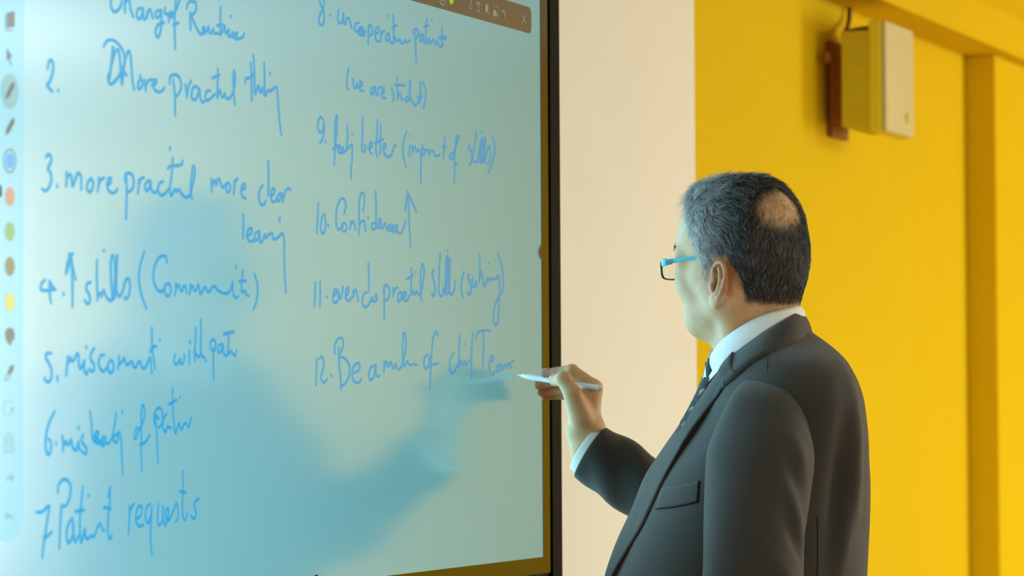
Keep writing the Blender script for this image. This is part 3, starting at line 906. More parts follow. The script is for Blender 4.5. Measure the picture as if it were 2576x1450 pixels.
# ---- materials
def cloth(name, dark, light, pitch, tint=None):
    """two-tone birdseye weave on the surface's own UV metres"""
    m = mat(name, dark, 0.75, 0.25)
    nd, lk, b = nodes(m)
    uv = nd.new('ShaderNodeUVMap')
    sep = nd.new('ShaderNodeSeparateXYZ')
    lk.new(uv.outputs[0], sep.inputs[0])
    outs = []
    for ax in ('X', 'Y'):
        mu = nd.new('ShaderNodeMath'); mu.operation = 'MULTIPLY'; mu.inputs[1].default_value = 2 * math.pi / pitch
        sn = nd.new('ShaderNodeMath'); sn.operation = 'SINE'
        lk.new(sep.outputs[ax], mu.inputs[0]); lk.new(mu.outputs[0], sn.inputs[0])
        outs.append(sn)
    pr = nd.new('ShaderNodeMath'); pr.operation = 'MULTIPLY'
    lk.new(outs[0].outputs[0], pr.inputs[0]); lk.new(outs[1].outputs[0], pr.inputs[1])
    mr = nd.new('ShaderNodeMapRange')
    mr.inputs['From Min'].default_value, mr.inputs['From Max'].default_value = -0.25, 0.7
    lk.new(pr.outputs[0], mr.inputs['Value'])
    mx = nd.new('ShaderNodeMix'); mx.data_type = 'RGBA'
    mx.inputs[6].default_value, mx.inputs[7].default_value = dark, light
    lk.new(mr.outputs[0], mx.inputs[0])
    ns = nd.new('ShaderNodeTexNoise'); ns.inputs['Scale'].default_value = 900
    tc = nd.new('ShaderNodeTexCoord'); lk.new(tc.outputs['Object'], ns.inputs['Vector'])
    bp = nd.new('ShaderNodeBump'); bp.inputs['Strength'].default_value = 0.25; bp.inputs['Distance'].default_value = 0.001
    ad = nd.new('ShaderNodeMath'); ad.operation = 'ADD'
    lk.new(pr.outputs[0], ad.inputs[0]); lk.new(ns.outputs['Fac'], ad.inputs[1])
    lk.new(ad.outputs[0], bp.inputs['Height'])
    lk.new(mx.outputs[2], b.inputs['Base Color']); lk.new(bp.outputs[0], b.inputs['Normal'])
    b.inputs['Sheen Weight'].default_value = 0.25
    b.inputs['Sheen Roughness'].default_value = 0.4
    return m


m_suit = cloth('charcoal_birdseye_wool', (0.017, 0.015, 0.012, 1), (0.078, 0.066, 0.048, 1), 0.0026)
m_seam = mat('dark_seam_thread', (0.006, 0.005, 0.005, 1), 0.9, 0.1)
m_shirt = mat('white_cotton_shirt', rough=0.7, spec=0.3)
mottle(m_shirt, (0.78, 0.78, 0.76, 1), (0.82, 0.82, 0.80, 1), 30, bump=0.1, bscale=1500)
m_trous = mat('charcoal_trouser_wool', rough=0.8, spec=0.2)
mottle(m_trous, (0.030, 0.027, 0.022, 1), (0.042, 0.037, 0.030, 1), 300, bump=0.1)
m_leather = mat('black_shoe_leather', (0.01, 0.009, 0.008, 1), 0.3)
m_tie = mat('dark_patterned_tie_silk', rough=0.6, spec=0.2)
r_ = mottle(m_tie, (0.004, 0.004, 0.003, 1), (0.055, 0.045, 0.025, 1), 110, detail=1.0, bump=0.1)
r_.color_ramp.interpolation = 'CONSTANT'
r_.color_ramp.elements[0].position, r_.color_ramp.elements[1].position = 0.0, 0.56
e_ = r_.color_ramp.elements.new(0.66); e_.color = (0.20, 0.20, 0.17, 1)

m_skin = mat('olive_skin', rough=0.5, spec=0.35)
nd, lk, b = nodes(m_skin)
tc = nd.new('ShaderNodeTexCoord')
n1 = nd.new('ShaderNodeTexNoise'); n1.inputs['Scale'].default_value = 38; n1.inputs['Detail'].default_value = 6
rr = nd.new('ShaderNodeValToRGB')
rr.color_ramp.elements[0].position, rr.color_ramp.elements[1].position = 0.3, 0.72
rr.color_ramp.elements[0].color, rr.color_ramp.elements[1].color = (0.56, 0.305, 0.14, 1), (0.68, 0.415, 0.21, 1)
n2 = nd.new('ShaderNodeTexNoise'); n2.inputs['Scale'].default_value = 420; n2.inputs['Detail'].default_value = 2
fr_ = nd.new('ShaderNodeMapRange'); fr_.inputs['From Min'].default_value, fr_.inputs['From Max'].default_value = 0.67, 0.74
mxf = nd.new('ShaderNodeMix'); mxf.data_type = 'RGBA'; mxf.inputs[7].default_value = (0.30, 0.15, 0.075, 1)
mu_ = nd.new('ShaderNodeMath'); mu_.operation = 'MULTIPLY'; mu_.inputs[1].default_value = 0.28
at = nd.new('ShaderNodeAttribute'); at.attribute_name = 'scalp'
mxs = nd.new('ShaderNodeMix'); mxs.data_type = 'RGBA'; mxs.inputs[7].default_value = (0.035, 0.03, 0.026, 1)
ar = nd.new('ShaderNodeAttribute'); ar.attribute_name = 'flush_shade'
mxr = nd.new('ShaderNodeMix'); mxr.data_type = 'RGBA'; mxr.inputs[7].default_value = (0.38, 0.10, 0.03, 1)
bp = nd.new('ShaderNodeBump'); bp.inputs['Strength'].default_value = 0.22; bp.inputs['Distance'].default_value = 0.001
for a_, b_ in ((tc.outputs['Object'], n1.inputs['Vector']), (tc.outputs['Object'], n2.inputs['Vector']), (n1.outputs['Fac'], rr.inputs[0]),
               (n2.outputs['Fac'], fr_.inputs['Value']), (fr_.outputs[0], mu_.inputs[0]), (mu_.outputs[0], mxf.inputs[0]), (rr.outputs[0], mxf.inputs[6]),
               (ar.outputs['Fac'], mxr.inputs[0]), (mxf.outputs[2], mxr.inputs[6]),
               (at.outputs['Fac'], mxs.inputs[0]), (mxr.outputs[2], mxs.inputs[6]), (mxs.outputs[2], b.inputs['Base Color']),
               (n2.outputs['Fac'], bp.inputs['Height']), (bp.outputs[0], b.inputs['Normal'])):
    lk.new(a_, b_)
b.inputs['Subsurface Weight'].default_value = 0.12
b.inputs['Subsurface Radius'].default_value = (0.010, 0.004, 0.002)
b.inputs['Subsurface Scale'].default_value = 0.5
m_nail = mat('fingernail', (0.66, 0.44, 0.34, 1), 0.3, 0.5)
m_eye = mat('eye_white', (0.75, 0.72, 0.68, 1), 0.15)
m_iris = mat('dark_brown_iris', (0.03, 0.014, 0.006, 1), 0.1)

# ---- head frame: FH faces the screen, LH his left (towards the camera)
YAW = math.radians(38)
FH = Vector((-math.cos(YAW), math.sin(YAW), 0))
LH = Vector((-math.sin(YAW), -math.cos(YAW), 0))
HO = W_(1869, 700)
Zv = Vector((0, 0, 1))


def H(f, l, u):
    return HO + FH * f + LH * l + Zv * u


MH = (tuple(FH), tuple(LH), tuple(Zv))
ellH = lambda f, l, u, rf, rl, ru: ('ell', tuple(H(f, l, u)), (rf, rl, ru), MH)
conH = lambda a, b, ra, rb: cone(H(*a), H(*b), ra, rb)

xs = axis_grid([(-0.02, 0.0022), (0.16, 0.006), (0.19, 0.0022), (0.47, 0.02), (0.62,)])
ys = axis_grid([(4.42, 0.02), (4.64, 0.0022), (4.90, 0.006), (5.09, 0.0022), (5.26, 0.02), (5.36,)])
zs = axis_grid([(-0.02, 0.02), (1.30, 0.0022), (1.765,)])
FD = Field(xs, ys, zs)

# head
FD.add([ellH(-0.002, 0, 0.053, 0.0935, 0.0755, 0.0890), ellH(0.031, 0, 0.052, 0.064, 0.0615, 0.058),
        ellH(-0.032, 0, 0.015, 0.058, 0.066, 0.062)], 0.02, 0.03)
FD.add([ellH(0.034, 0, -0.006, 0.049, 0.053, 0.064)], 0.03)
for s in (1, -1):
    FD.add([conH((0.0, 0.054 * s, -0.036), (0.058, 0.014 * s, -0.057), 0.024, 0.018)], 0.03)      # jaw
    FD.add([ellH(0.060, 0.036 * s, -0.004, 0.026, 0.026, 0.025)], 0.022)                            # cheekbone
    FD.add([ellH(0.046, 0.027 * s, -0.036, 0.022, 0.022, 0.026)], 0.025)                            # cheek
    FD.add([conH((0.087, 0.010 * s, 0.034), (0.070, 0.048 * s, 0.036), 0.008, 0.008)], 0.018)        # brow ridge
    FD.add([ellH(0.01, 0.062 * s, 0.004, 0.03, 0.014, 0.026)], 0.02)                                # before the ear
FD.add([ellH(0.070, 0, -0.060, 0.019, 0.020, 0.018)], 0.022)                                        # chin
FD.add([ellH(0.036, 0, -0.056, 0.038, 0.034, 0.026)], 0.03)                                         # under the chin
FD.add([ellH(0.068, 0, -0.036, 0.020, 0.024, 0.022)], 0.02)                                         # mouth mound
FD.add([conH((0.094, 0, 0.022), (0.1035, 0, -0.012), 0.0075, 0.0100)], 0.014)                        # nose
for s in (1, -1):
    FD.add([ellH(0.096, 0.0110 * s, -0.015, 0.010, 0.0075, 0.0075)], 0.007)
    FD.cut(ballp(H(0.097, 0.0065 * s, -0.0235), 0.0032), 0.003)
    FD.cut(ellH(0.101, 0.031 * s, 0.0165, 0.016, 0.018, 0.0125), 0.010)
    FD.add([ballp(H(0.0775, 0.031 * s, 0.0165), 0.0138)], 0.006)
    FD.cut(ellH(0.0935, 0.031 * s, 0.0160, 0.008, 0.0125, 0.0042), 0.002)
FD.add([conH((0.0870, -0.016, -0.0345), (0.0870, 0.016, -0.0345), 0.0042, 0.0042), conH((0.0900, 0, -0.0335), (0.0900, 0, -0.0335), 0.005, 0.005)], 0.006)
FD.add([conH((0.0850, -0.014, -0.0430), (0.0850, 0.014, -0.0430), 0.0052, 0.0052)], 0.005)
FD.cut(conH((0.0935, -0.019, -0.0388), (0.0935, 0.019, -0.0388), 0.0016, 0.0016), 0.003)
# neck
nk0, nk1 = HO + Vector((0.015, -0.004, -0.015)), HO + Vector((0.020, 0.0, -0.155))
FD.add([cone(nk0, nk1, 0.0575, 0.0610)], 0.028)
FD.add([cone(HO + Vector((0.036, 0, -0.03)), HO + Vector((0.040, 0, -0.12)), 0.036, 0.040)], 0.02)
FD.add([cone(H(-0.02, 0.058, -0.035), HO + Vector((-0.012, -0.03, -0.145)), 0.014, 0.018)], 0.02)    # neck muscle

# ears: helix rim, antihelix, lobe, hollow
for s in (1, -1):
    eo = H(-0.002, 0.0718 * s, -0.0110)
    eb = (FH * -0.965 + LH * (0.26 * s)).normalized()
    ev = (Zv * 0.985 - FH * 0.17).normalized()
    ee = (LH * (0.965 * s) + FH * 0.26).normalized()
    Ef = lambda b_, v_, o_: eo + eb * b_ + ev * v_ + ee * o_
    ME = (tuple(eb), tuple(ev), tuple(ee))
    FD.add([('ell', tuple(Ef(0.0155, 0.003, 0.004)), (0.0155, 0.0285, 0.0036), ME)], 0.006)
    FD.cut(('ell', tuple(Ef(0.010, -0.001, 0.0070)), (0.0082, 0.0128, 0.0066), ME), 0.003)
    FD.cut(('ell', tuple(Ef(0.0115, 0.0175, 0.0078)), (0.0078, 0.0085, 0.0056), ME), 0.003)
    hel = [(0.004, 0.004, 0.005), (0.000, 0.012, 0.006), (0.0005, 0.021, 0.008), (0.005, 0.0275, 0.0095), (0.012, 0.0308, 0.0105), (0.0195, 0.0300, 0.0105),
           (0.0258, 0.0245, 0.010), (0.0288, 0.016, 0.0095), (0.0295, 0.006, 0.009), (0.0278, -0.004, 0.0085), (0.0238, -0.013, 0.008), (0.0185, -0.020, 0.0075)]
    FD.add([cone(Ef(*hel[i]), Ef(*hel[i + 1]), 0.0031, 0.0031) for i in range(len(hel) - 1)], 0.0025, 0.001)
    anh = [(0.0125, 0.0215, 0.0075), (0.0185, 0.015, 0.009), (0.0208, 0.006, 0.0098), (0.0200, -0.004, 0.0098), (0.0155, -0.0125, 0.009), (0.009, -0.0155, 0.008)]
    FD.add([cone(Ef(*anh[i]), Ef(*anh[i + 1]), 0.0032, 0.0032) for i in range(len(anh) - 1)], 0.003, 0.002)
    FD.add([('ell', tuple(Ef(0.0105, -0.0245, 0.0055)), (0.0088, 0.0092, 0.0045), ME)], 0.005)
    FD.add([('ell', tuple(Ef(0.001, -0.003, 0.0055)), (0.0040, 0.0065, 0.0045), ME)], 0.004)

# torso, arms and legs (under the clothes)
TYAW = math.radians(8)
TF = Vector((-math.cos(TYAW), -math.sin(TYAW), 0))
TL = Vector((math.sin(TYAW), -math.cos(TYAW), 0))
TO = W_(1945, 1000); TO.z = 0


def Tb(f, l, z):
    return Vector((TO.x, TO.y, z)) + TF * f + TL * l


MT = (tuple(TF), tuple(TL), (0, 0, 1))
ellT = lambda f, l, z, a, b_, c: ('ell', tuple(Tb(f, l, z)), (a, b_, c), MT)
FD.add([ellT(0.0, 0, 1.36, 0.085, 0.15, 0.11), ellT(0.045, 0, 1.17, 0.10, 0.135, 0.18), ellT(0.03, 0, 0.95, 0.11, 0.15, 0.12)], 0.05, 0.06)
for s in (1, -1):
    FD.add([cone(Tb(0, 0.06 * s, 1.44), Tb(-0.002, 0.14 * s, 1.400), 0.045, 0.038)], 0.04)
    FD.add([cone(Tb(0.03, 0.085 * s, 0.90), Tb(0.025, 0.085 * s, 0.50), 0.078, 0.052), cone(Tb(0.025, 0.085 * s, 0.50), Tb(-0.005, 0.09 * s, 0.09), 0.05, 0.036),
            cone(Tb(-0.02, 0.09 * s, 0.06), Tb(0.11, 0.10 * s, 0.045), 0.034, 0.024)], 0.03, 0.02)

LARM = [(1938, 985, 4.625), (1893, 1450, 4.575), (1893, 1560, 4.572), (1725, 1880, 4.60)]
q = [W_(*a) for a in LARM]
FD.add([cone(q[0].lerp(q[2], 0.18), q[2], 0.040, 0.037), cone(q[2], q[3], 0.037, 0.026)], 0.03, 0.02)
# relaxed left hand below the frame
w = q[3]; hd = (q[3] - q[2]).normalized()
hn = Vector((0, -1, 0)); hs = hd.cross(hn).normalized()
FD.add([('ell', tuple(w + hd * 0.055), (0.055, 0.042, 0.018), (tuple(hd), tuple(hs), tuple(hn))), cone(w - hd * 0.01, w + hd * 0.03, 0.026, 0.026)], 0.02)
for k_, L_ in zip((-1.5, -0.5, 0.5, 1.5), (0.066, 0.078, 0.074, 0.058)):
    b0_ = w + hd * 0.088 + hs * (0.0185 * k_)
    b1_ = b0_ + hd * (L_ * 0.55) - hn * 0.008
    b2_ = b1_ + hd * (L_ * 0.35) - hn * 0.02
    FD.add([cone(b0_, b1_, 0.0105, 0.010), cone(b1_, b2_, 0.010, 0.0085)], 0.006, 0.003)
FD.add([cone(w + hd * 0.03 - hs * 0.028, w + hd * 0.07 - hs * 0.046, 0.014, 0.012), cone(w + hd * 0.07 - hs * 0.046, w + hd * 0.10 - hs * 0.042, 0.012, 0.010)], 0.01, 0.003)

# right arm, reaching to the screen
RARM = [W_(1935, 985, 4.965), W_(1840, 1330, 5.085), W_(1487, 1137, 5.130), W_(1478, 1090, 5.132)]
FD.add([cone(RARM[0].lerp(RARM[1], 0.2), RARM[1], 0.040, 0.038), cone(RARM[1], RARM[2], 0.040, 0.0275), cone(RARM[2], RARM[3], 0.0275, 0.0255)], 0.03, 0.015)


def Q_(cx, cy, dep):
    """a point of the writing hand, traced on a 5.577x enlargement at (1300, 900)"""
    return P(1300 + cx / 5.577, 900 + cy / 5.577, dep)


# palm and back of the hand
wr = Q_(950, 1000, 5.133)
mcp = [Q_(1085, 430, 5.133), Q_(1080, 470, 5.155), Q_(1050, 540, 5.174), Q_(1010, 620, 5.188)]
FD.add([cone(wr, RARM[3], 0.0255, 0.0255)], 0.015)
FD.add([cone(mcp[i], wr + (mcp[i] - mcp[1]) * 0.28, 0.0135, 0.0185) for i in range(4)], 0.012, 0.012)
fingers = [
    [mcp[0], Q_(775, 190, 5.142), Q_(560, 215, 5.158), Q_(400, 222, 5.170)],                       # index
    [mcp[1], Q_(720, 300, 5.176), Q_(470, 330, 5.188), Q_(300, 385, 5.196)],                        # middle
    [mcp[2], Q_(730, 420, 5.198), Q_(500, 440, 5.206), Q_(335, 478, 5.208)],                        # ring
    [mcp[3], Q_(740, 520, 5.212), Q_(540, 520, 5.219), Q_(385, 545, 5.217)],                        # little
]
rad = [(0.0125, 0.0102, 0.0088, 0.0072), (0.0125, 0.0102, 0.0090, 0.0076), (0.012, 0.0098, 0.0086, 0.0072), (0.011, 0.0088, 0.0076, 0.0064)]
for fp, fr2 in zip(fingers, rad):
    FD.add([cone(fp[i], fp[i + 1], fr2[i], fr2[i + 1]) for i in range(3)] + [ballp(fp[1], fr2[1] * 1.06)], 0.004, 0.002)
thumb = [Q_(900, 830, 5.112), Q_(790, 520, 5.104), Q_(655, 300, 5.112), Q_(525, 320, 5.141)]
FD.add([cone(thumb[0], thumb[1], 0.0185, 0.0140), cone(thumb[1], thumb[2], 0.0135, 0.0112), cone(thumb[2], thumb[3], 0.0110, 0.0085), ballp(thumb[2], 0.0115)], 0.008, 0.004)
FD.add([cone(Q_(850, 700, 5.12), Q_(960, 560, 5.13), 0.014, 0.013)], 0.012)                        # web of the thumb

BV, BQ = FD.mesh()
BV = relax(BV, BQ, 3)
BN = vnormals(BV, BQ)
del FD.F

# ---- where hair grows, in the head's own measures
rel = BV - np.array(HO)
hf, hl, hu = rel @ np.array(FH), rel @ np.array(LH), rel[:, 2]


def sstep(a, b, x):
    t = np.clip((x - a) / (b - a), 0, 1)
    return t * t * (3 - 2 * t)


def hair_density(f, l, u):
    al = np.abs(l)
    # the front hairline, running back down to the temples and the sideburns
    line = np.interp(u, [-0.05, -0.014, 0.0, 0.02, 0.034, 0.055, 0.075, 0.095, 0.11, 0.2], [-0.07, 0.004, 0.010, 0.018, 0.026, 0.040, 0.052, 0.066, 0.078, 0.085])
    line = line + 0.010 * np.clip(1 - al / 0.03, 0, 1) * (u > 0.07)
    sw = np.interp(u, [0.0, 0.03, 0.06], [0.014, 0.012, 0.005])
    side = np.clip((sw - (f - line)) / (2 * sw), 0, 1)
    side = side * side * (3 - 2 * side)
    # bare skin round the ear and down the neck
    ear = sstep(0.000, 0.005, np.sqrt(((f + 0.014) / 0.8) ** 2 + ((u + 0.017) / 1.12) ** 2) - 0.034)
    ear = np.where(f > 0.0, np.maximum(ear, 0.7 * sstep(-0.012, 0.022, u)), ear)
    nape = np.interp(f, [-0.11, -0.075, -0.05, -0.03, 0.0], [-0.046, -0.043, -0.034, -0.014, 0.0])
    low = sstep(-0.004, 0.006, u - nape)
    low = np.where(f > -0.012, 1.0, low)
    d = side * np.where(u < 0.05, ear, 1.0) * low
    # the thin crown
    c = np.array((-0.073, 0.018, 0.098))
    r = np.sqrt((f - c[0]) ** 2 / 1.0 + (l - c[1]) ** 2 / 1.5 + (u - c[2]) ** 2 / 1.25)
    bald = sstep(0.043, 0.015, r)
    d = d * (1 - 0.80 * bald)
    return d, bald


onhead = (hu > -0.07) & (np.abs(hf) < 0.13) & (np.abs(hl) < 0.085)
dens, bald = hair_density(hf, hl, hu)
earout = np.abs(hl) > 0.0745                     # the ear itself stays bare
dens = np.where(onhead & ~((np.abs(hl) > 0.0755) & (hu < 0.036) & (hu > -0.045) & (hf < 0.005) & (hf > -0.045)), dens, 0.0)
flush_shade = np.zeros(len(BV))
px_hand = (BV[:, 0] < 0.18) & (BV[:, 1] > 5.0)
ftip = np.array([tuple(f_[3]) for f_ in fingers])
dt = np.min(np.linalg.norm(BV[px_hand][:, None] - ftip[None], axis=2), axis=1)
flush_shade[px_hand] = sstep(0.05, 0.01, dt) * 0.95  # fingers painted dark red for their shade and the light through them
ear_c = np.array(H(-0.016, 0.082, 0.0))
flush_shade = np.maximum(flush_shade, sstep(0.038, 0.02, np.linalg.norm(BV - ear_c, axis=1)) * (hl > 0.070) * 0.5)

man = thing('person', (TO.x, TO.y, 0), 'man in a charcoal suit and teal-armed glasses writing on the display with a white stylus', 'person')
body = obj('body', BV, BQ, m_skin, man, True, attrs={'scalp': np.clip(dens, 0, 1) ** 2 * 0.8, 'flush_shade': flush_shade})

# eyes
for s in (1, -1):
    c = H(0.0785, 0.031 * s, 0.0165)
    v, f = [], []
    rings = []
    for i in range(1, 12):
        a = math.pi * i / 12
        rings.append([c + FH * (0.0122 * math.cos(a)) + (LH * math.cos(t) + Zv * math.sin(t)) * (0.0122 * math.sin(a)) for t in [2 * math.pi * k / 20 for k in range(20)]])
    v, f = loft(rings, True, True, True)
    e = obj('eye', v, f, m_eye, man, True)
    c2 = c + FH * 0.0112
    v, f = tube([c2, c2 + FH * 0.0014], [0.0058, 0.0046], 20)
    obj('iris', v, f, m_iris, e, True)


# fingernails of the writing hand
def nail(a, b_, r, up):
    d = (b_ - a).normalized()
    u = (up - d * up.dot(d)).normalized()
    s = d.cross(u)
    V, F = [], []
    for i in range(6):
        for j in range(7):
            t, w_ = i / 5, (j / 6 - 0.5) * 1.5
            rr_ = r * (1.04 - 0.10 * t)
            wsc = 1.0 if t < 0.7 else 1.0 - 0.5 * ((t - 0.7) / 0.3) ** 2
            V.append(b_ + d * (r * (-0.75 + 1.35 * t)) + u * (rr_ * math.cos(w_ * wsc)) + s * (rr_ * math.sin(w_ * wsc)))
    for i in range(5):
        for j in range(6):
            k = i * 7 + j
            F.append((k, k + 1, k + 8, k + 7))
    o = obj('fingernail', V, F, m_nail, man, True)
    md = o.modifiers.new('thick', 'SOLIDIFY'); md.thickness = 0.0006; md.offset = 0
    return o


nail(thumb[2], thumb[3], 0.0085, -FWD * 0.35 + UP * 0.9 - RIGHT * 0.3)
for f_, r4, upv in zip(fingers, (0.0072, 0.0076, 0.0072, 0.0064), (UP * 0.9 + FWD * 0.3, FWD * 0.9 - RIGHT * 0.4 + UP * 0.2, FWD * 0.9 - RIGHT * 0.4, FWD * 0.9 - RIGHT * 0.4 - UP * 0.2)):
    nail(f_[2], f_[3], r4, upv)

# ---- the stylus he holds
m_pen = mat('white_stylus_plastic', (0.80, 0.80, 0.78, 1), 0.3, 0.5)
pe = P(1511, 977.5, 5.106)
pd_ = (pe - TIP).normalized()
sty = thing('stylus', tuple(TIP), 'white stylus held in the hand with its tip on the screen', 'stylus')
L_ = (pe - TIP).length
prof = [(0.0, 0.0007), (0.003, 0.0014), (0.006, 0.0021), (0.012, 0.0032), (0.019, 0.0040), (0.025, 0.0044), (0.10, 0.0044), (L_ - 0.002, 0.0044), (L_, 0.0036)]
v, f = tube([TIP + pd_ * a for a, _ in prof[2:]], [b_ for _, b_ in prof[2:]], 20)
obj('barrel', v, f, m_pen, sty, True)
v, f = tube([TIP + pd_ * a for a, _ in prof[:3]], [b_ for _, b_ in prof[:3]], 16)
obj('tip', v, f, mat('grey_stylus_tip', (0.78, 0.79, 0.78, 1), 0.5), sty, True)
v, f = tube([TIP + pd_ * (L_ - 0.0003), TIP + pd_ * (L_ + 0.002)], [0.0030, 0.0026], 16)
obj('end_cap', v, f, mat('grey_stylus_cap', (0.6, 0.6, 0.56, 1), 0.4), sty, True)
# ------------------------------------------------------------------ jacket
# height profile of the jacket's trunk: photo row, front column, back column (on his middle plane), half width
TR = [(838, 1850, 2040, 0.066), (852, 1836, 2058, 0.082), (868, 1822, 2076, 0.108), (888, 1810, 2094, 0.142), (910, 1798, 2110, 0.172),
      (934, 1788, 2122, 0.192), (960, 1777, 2134, 0.203), (1000, 1763, 2148, 0.209), (1055, 1738, 2159, 0.208), (1112, 1702, 2167, 0.206), (1155, 1672, 2170, 0.204),
      (1198, 1645, 2174, 0.203), (1283, 1606, 2176, 0.201), (1355, 1574, 2174, 0.201), (1450, 1542, 2170, 0.203), (1600, 1515, 2168, 0.208), (1800, 1512, 2185, 0.216), (2060, 1530, 2205, 0.222)]
TRz = [W_(1900, y).z for y, *_ in TR]
TRx0 = [W_(a, y).x for y, a, b_, c in TR]
TRx1 = [W_(b_, y).x for y, a, b_, c in TR]
TRw = [c for *_, c in TR]
zz = np.array(TRz)[::-1]
_smooth = lambda v: np.array(v)[::-1]


def prof(z, v):
    """monotone-ish cubic through the profile"""
    v = _smooth(v)
    i = int(np.clip(np.searchsorted(zz, z) - 1, 0, len(zz) - 2))
    t = (z - zz[i]) / (zz[i + 1] - zz[i])
    m = np.gradient(v, zz)
    h = zz[i + 1] - zz[i]
    a, b_ = v[i], v[i + 1]
    return (2 * t**3 - 3 * t**2 + 1) * a + (t**3 - 2 * t**2 + t) * h * m[i] + (-2 * t**3 + 3 * t**2) * b_ + (t**3 - t**2) * h * m[i + 1]


def bump2(u, v, u0, v0, su, sv, rot=0.0):
    c, s = math.cos(rot), math.sin(rot)
    a, b_ = (u - u0) * c + (v - v0) * s, -(u - u0) * s + (v - v0) * c
    return math.exp(-(a / su) ** 2 - (b_ / sv) ** 2)


NEXP = 2.35


def trunk(z, th, off=0.0, folds=True):
    """th: 0 front, 90 deg his left side, 180 back"""
    x0, x1, w = prof(z, TRx0), prof(z, TRx1), prof(z, TRw)
    a = (x1 - x0) / 2
    c = (x0 + x1) / 2
    ct, st = math.cos(th), math.sin(th)
    f = math.copysign(abs(ct) ** (2 / NEXP), ct) * a
    l = math.copysign(abs(st) ** (2 / NEXP), st) * w
    r = math.hypot(f / a, l / w)
    if folds:
        d = math.degrees(th)
        zz_ = z
        k = 0.0
        for sd in (1, -1):
            dd = d * sd
            k += 0.0085 * bump2(dd / 100, zz_, 1.28, 1.335, 0.06, 0.10, 0.25)          # drape behind the armhole
            k -= 0.0119 * bump2(dd / 100, zz_, 1.15, 1.30, 0.06, 0.09, 0.35)
            k += 0.0076 * bump2(dd / 100, zz_, 1.22, 1.235, 0.05, 0.05, -0.6)
        k -= 0.0068 * bump2(d / 100, zz_, 1.8, 1.40, 0.12, 0.10)
        off += k
    f *= 1 + off / max(a, .05)
    l *= 1 + off / max(w, .05)
    p = Vector((c, PD, z))
    return p + TF * f + TL * l


def ring_uv(rings, closed=True):
    """UV in metres along and across a loft of rings (seam duplicated by the caller)"""
    R_ = np.array([[tuple(v) for v in r] for r in rings])
    du = np.linalg.norm(np.diff(R_, axis=1), axis=2)
    dv = np.linalg.norm(np.diff(R_, axis=0), axis=2)
    U = np.zeros(R_.shape[:2]); V = np.zeros(R_.shape[:2])
    mid = du[len(du) // 2]
    U[:, 1:] = np.cumsum(mid)[None, :]
    V[1:] = np.cumsum(dv.mean(1))[:, None]
    return np.stack([U, V], 2).reshape(-1, 2)


def grid_obj(name, rows, m, parent, thick=0.0, uvs=None, sub=0, off=-1):
    V, F = loft(rows, False)
    o = obj(name, V, F, m, parent, True, uv=ring_uv(rows) if uvs is None else uvs)
    if thick:
        md = o.modifiers.new('thick', 'SOLIDIFY'); md.thickness = thick; md.offset = off; md.use_even_offset = False
    return o


NT = 160
ths = [math.radians(-180 + 360 * j / NT) for j in range(NT + 1)]
zl = list(np.linspace(TRz[-1], 1.40, 70)) + list(np.linspace(1.405, TRz[0], 40))
rings = [[trunk(z, t) for t in ths] for z in zl]
jk = grid_obj('jacket', rings, m_suit, man)
tag(jk, 'charcoal birdseye suit jacket')
_dg = [v for r in rings for v in r]
BVHJ = BVHTree.FromPolygons(_dg, loft(rings, False)[1])


def on_jacket(px, py, off=0.003, bvh=None):
    """the point of the jacket seen at a photo point; at the outline, the nearest place on its edge"""
    bvh = bvh or BVHJ
    d = ray(px, py).normalized()
    h = bvh.ray_cast(CAM, d)
    if h[0] is not None:
        return h[0] - d * off + Vector((0, 0, 0))
    best = min(_dg, key=lambda v: (v - CAM).cross(d).length)
    return CAM + d * (best - CAM).dot(d)


MIR0 = Vector((W_(1900, 1000).x, PD, 0))


def mirror(p):
    k = (p - MIR0).dot(TL)
    return p - TL * (2 * k)


def resample(pts, n):
    p = np.array(catmull([tuple(q) for q in pts], 0.004))
    s = np.r_[0, np.cumsum(np.linalg.norm(np.diff(p, axis=0), axis=1))]
    t = np.linspace(0, s[-1], n)
    return [Vector([np.interp(x, s, p[:, i]) for i in range(3)]) for x in t]


def in_front(p, eps):
    """keep a cloth point at least eps clear of the jacket's own surface"""
    d = (p - CAM).normalized()
    h = BVHJ.ray_cast(CAM, d)
    if h[0] is not None and (h[0] - CAM).length < (p - CAM).length + eps:
        return h[0] - d * eps
    return p


def clear_of(p, eps):
    """the same for places the camera does not see: pushed out along the jacket's surface normal"""
    loc, nn, *_ = BVHJ.find_nearest(p)
    c = Vector((MIR0.x, PD, loc.z))
    if nn.dot(loc - c) < 0:
        nn = -nn
    k = (p - loc).dot(nn)
    return p if k > eps else p + nn * (eps - k)


def mirror0(p):
    return Vector((p.x, 2 * PD - p.y, p.z))


# ---- lapels: outer edge and fold line traced, the cloth between them rolled
inn = [(1852, 880), (1826, 908), (1803, 943), (1780, 975), (1751, 1009), (1714, 1065), (1681, 1112), (1652, 1155), (1624, 1198), (1590, 1283), (1557, 1355), (1530, 1440), (1518, 1500)]
out = [(1846, 932), (1824, 958), (1818, 975), (1806, 995), (1771, 1041), (1733, 1093), (1697, 1155), (1671, 1203), (1647, 1255), (1614, 1326), (1573, 1393), (1540, 1450), (1526, 1505)]
def on_smooth(pts, off, deg=3):
    """places on the jacket whose distance runs evenly along the line"""
    dp = np.array([on_jacket(x, y, off).y for x, y in pts])
    t = np.linspace(0, 1, len(pts))
    fit = np.polyval(np.polyfit(t[1:], dp[1:], deg), t)
    return [P(x, y, d) for (x, y), d in zip(pts, fit)]


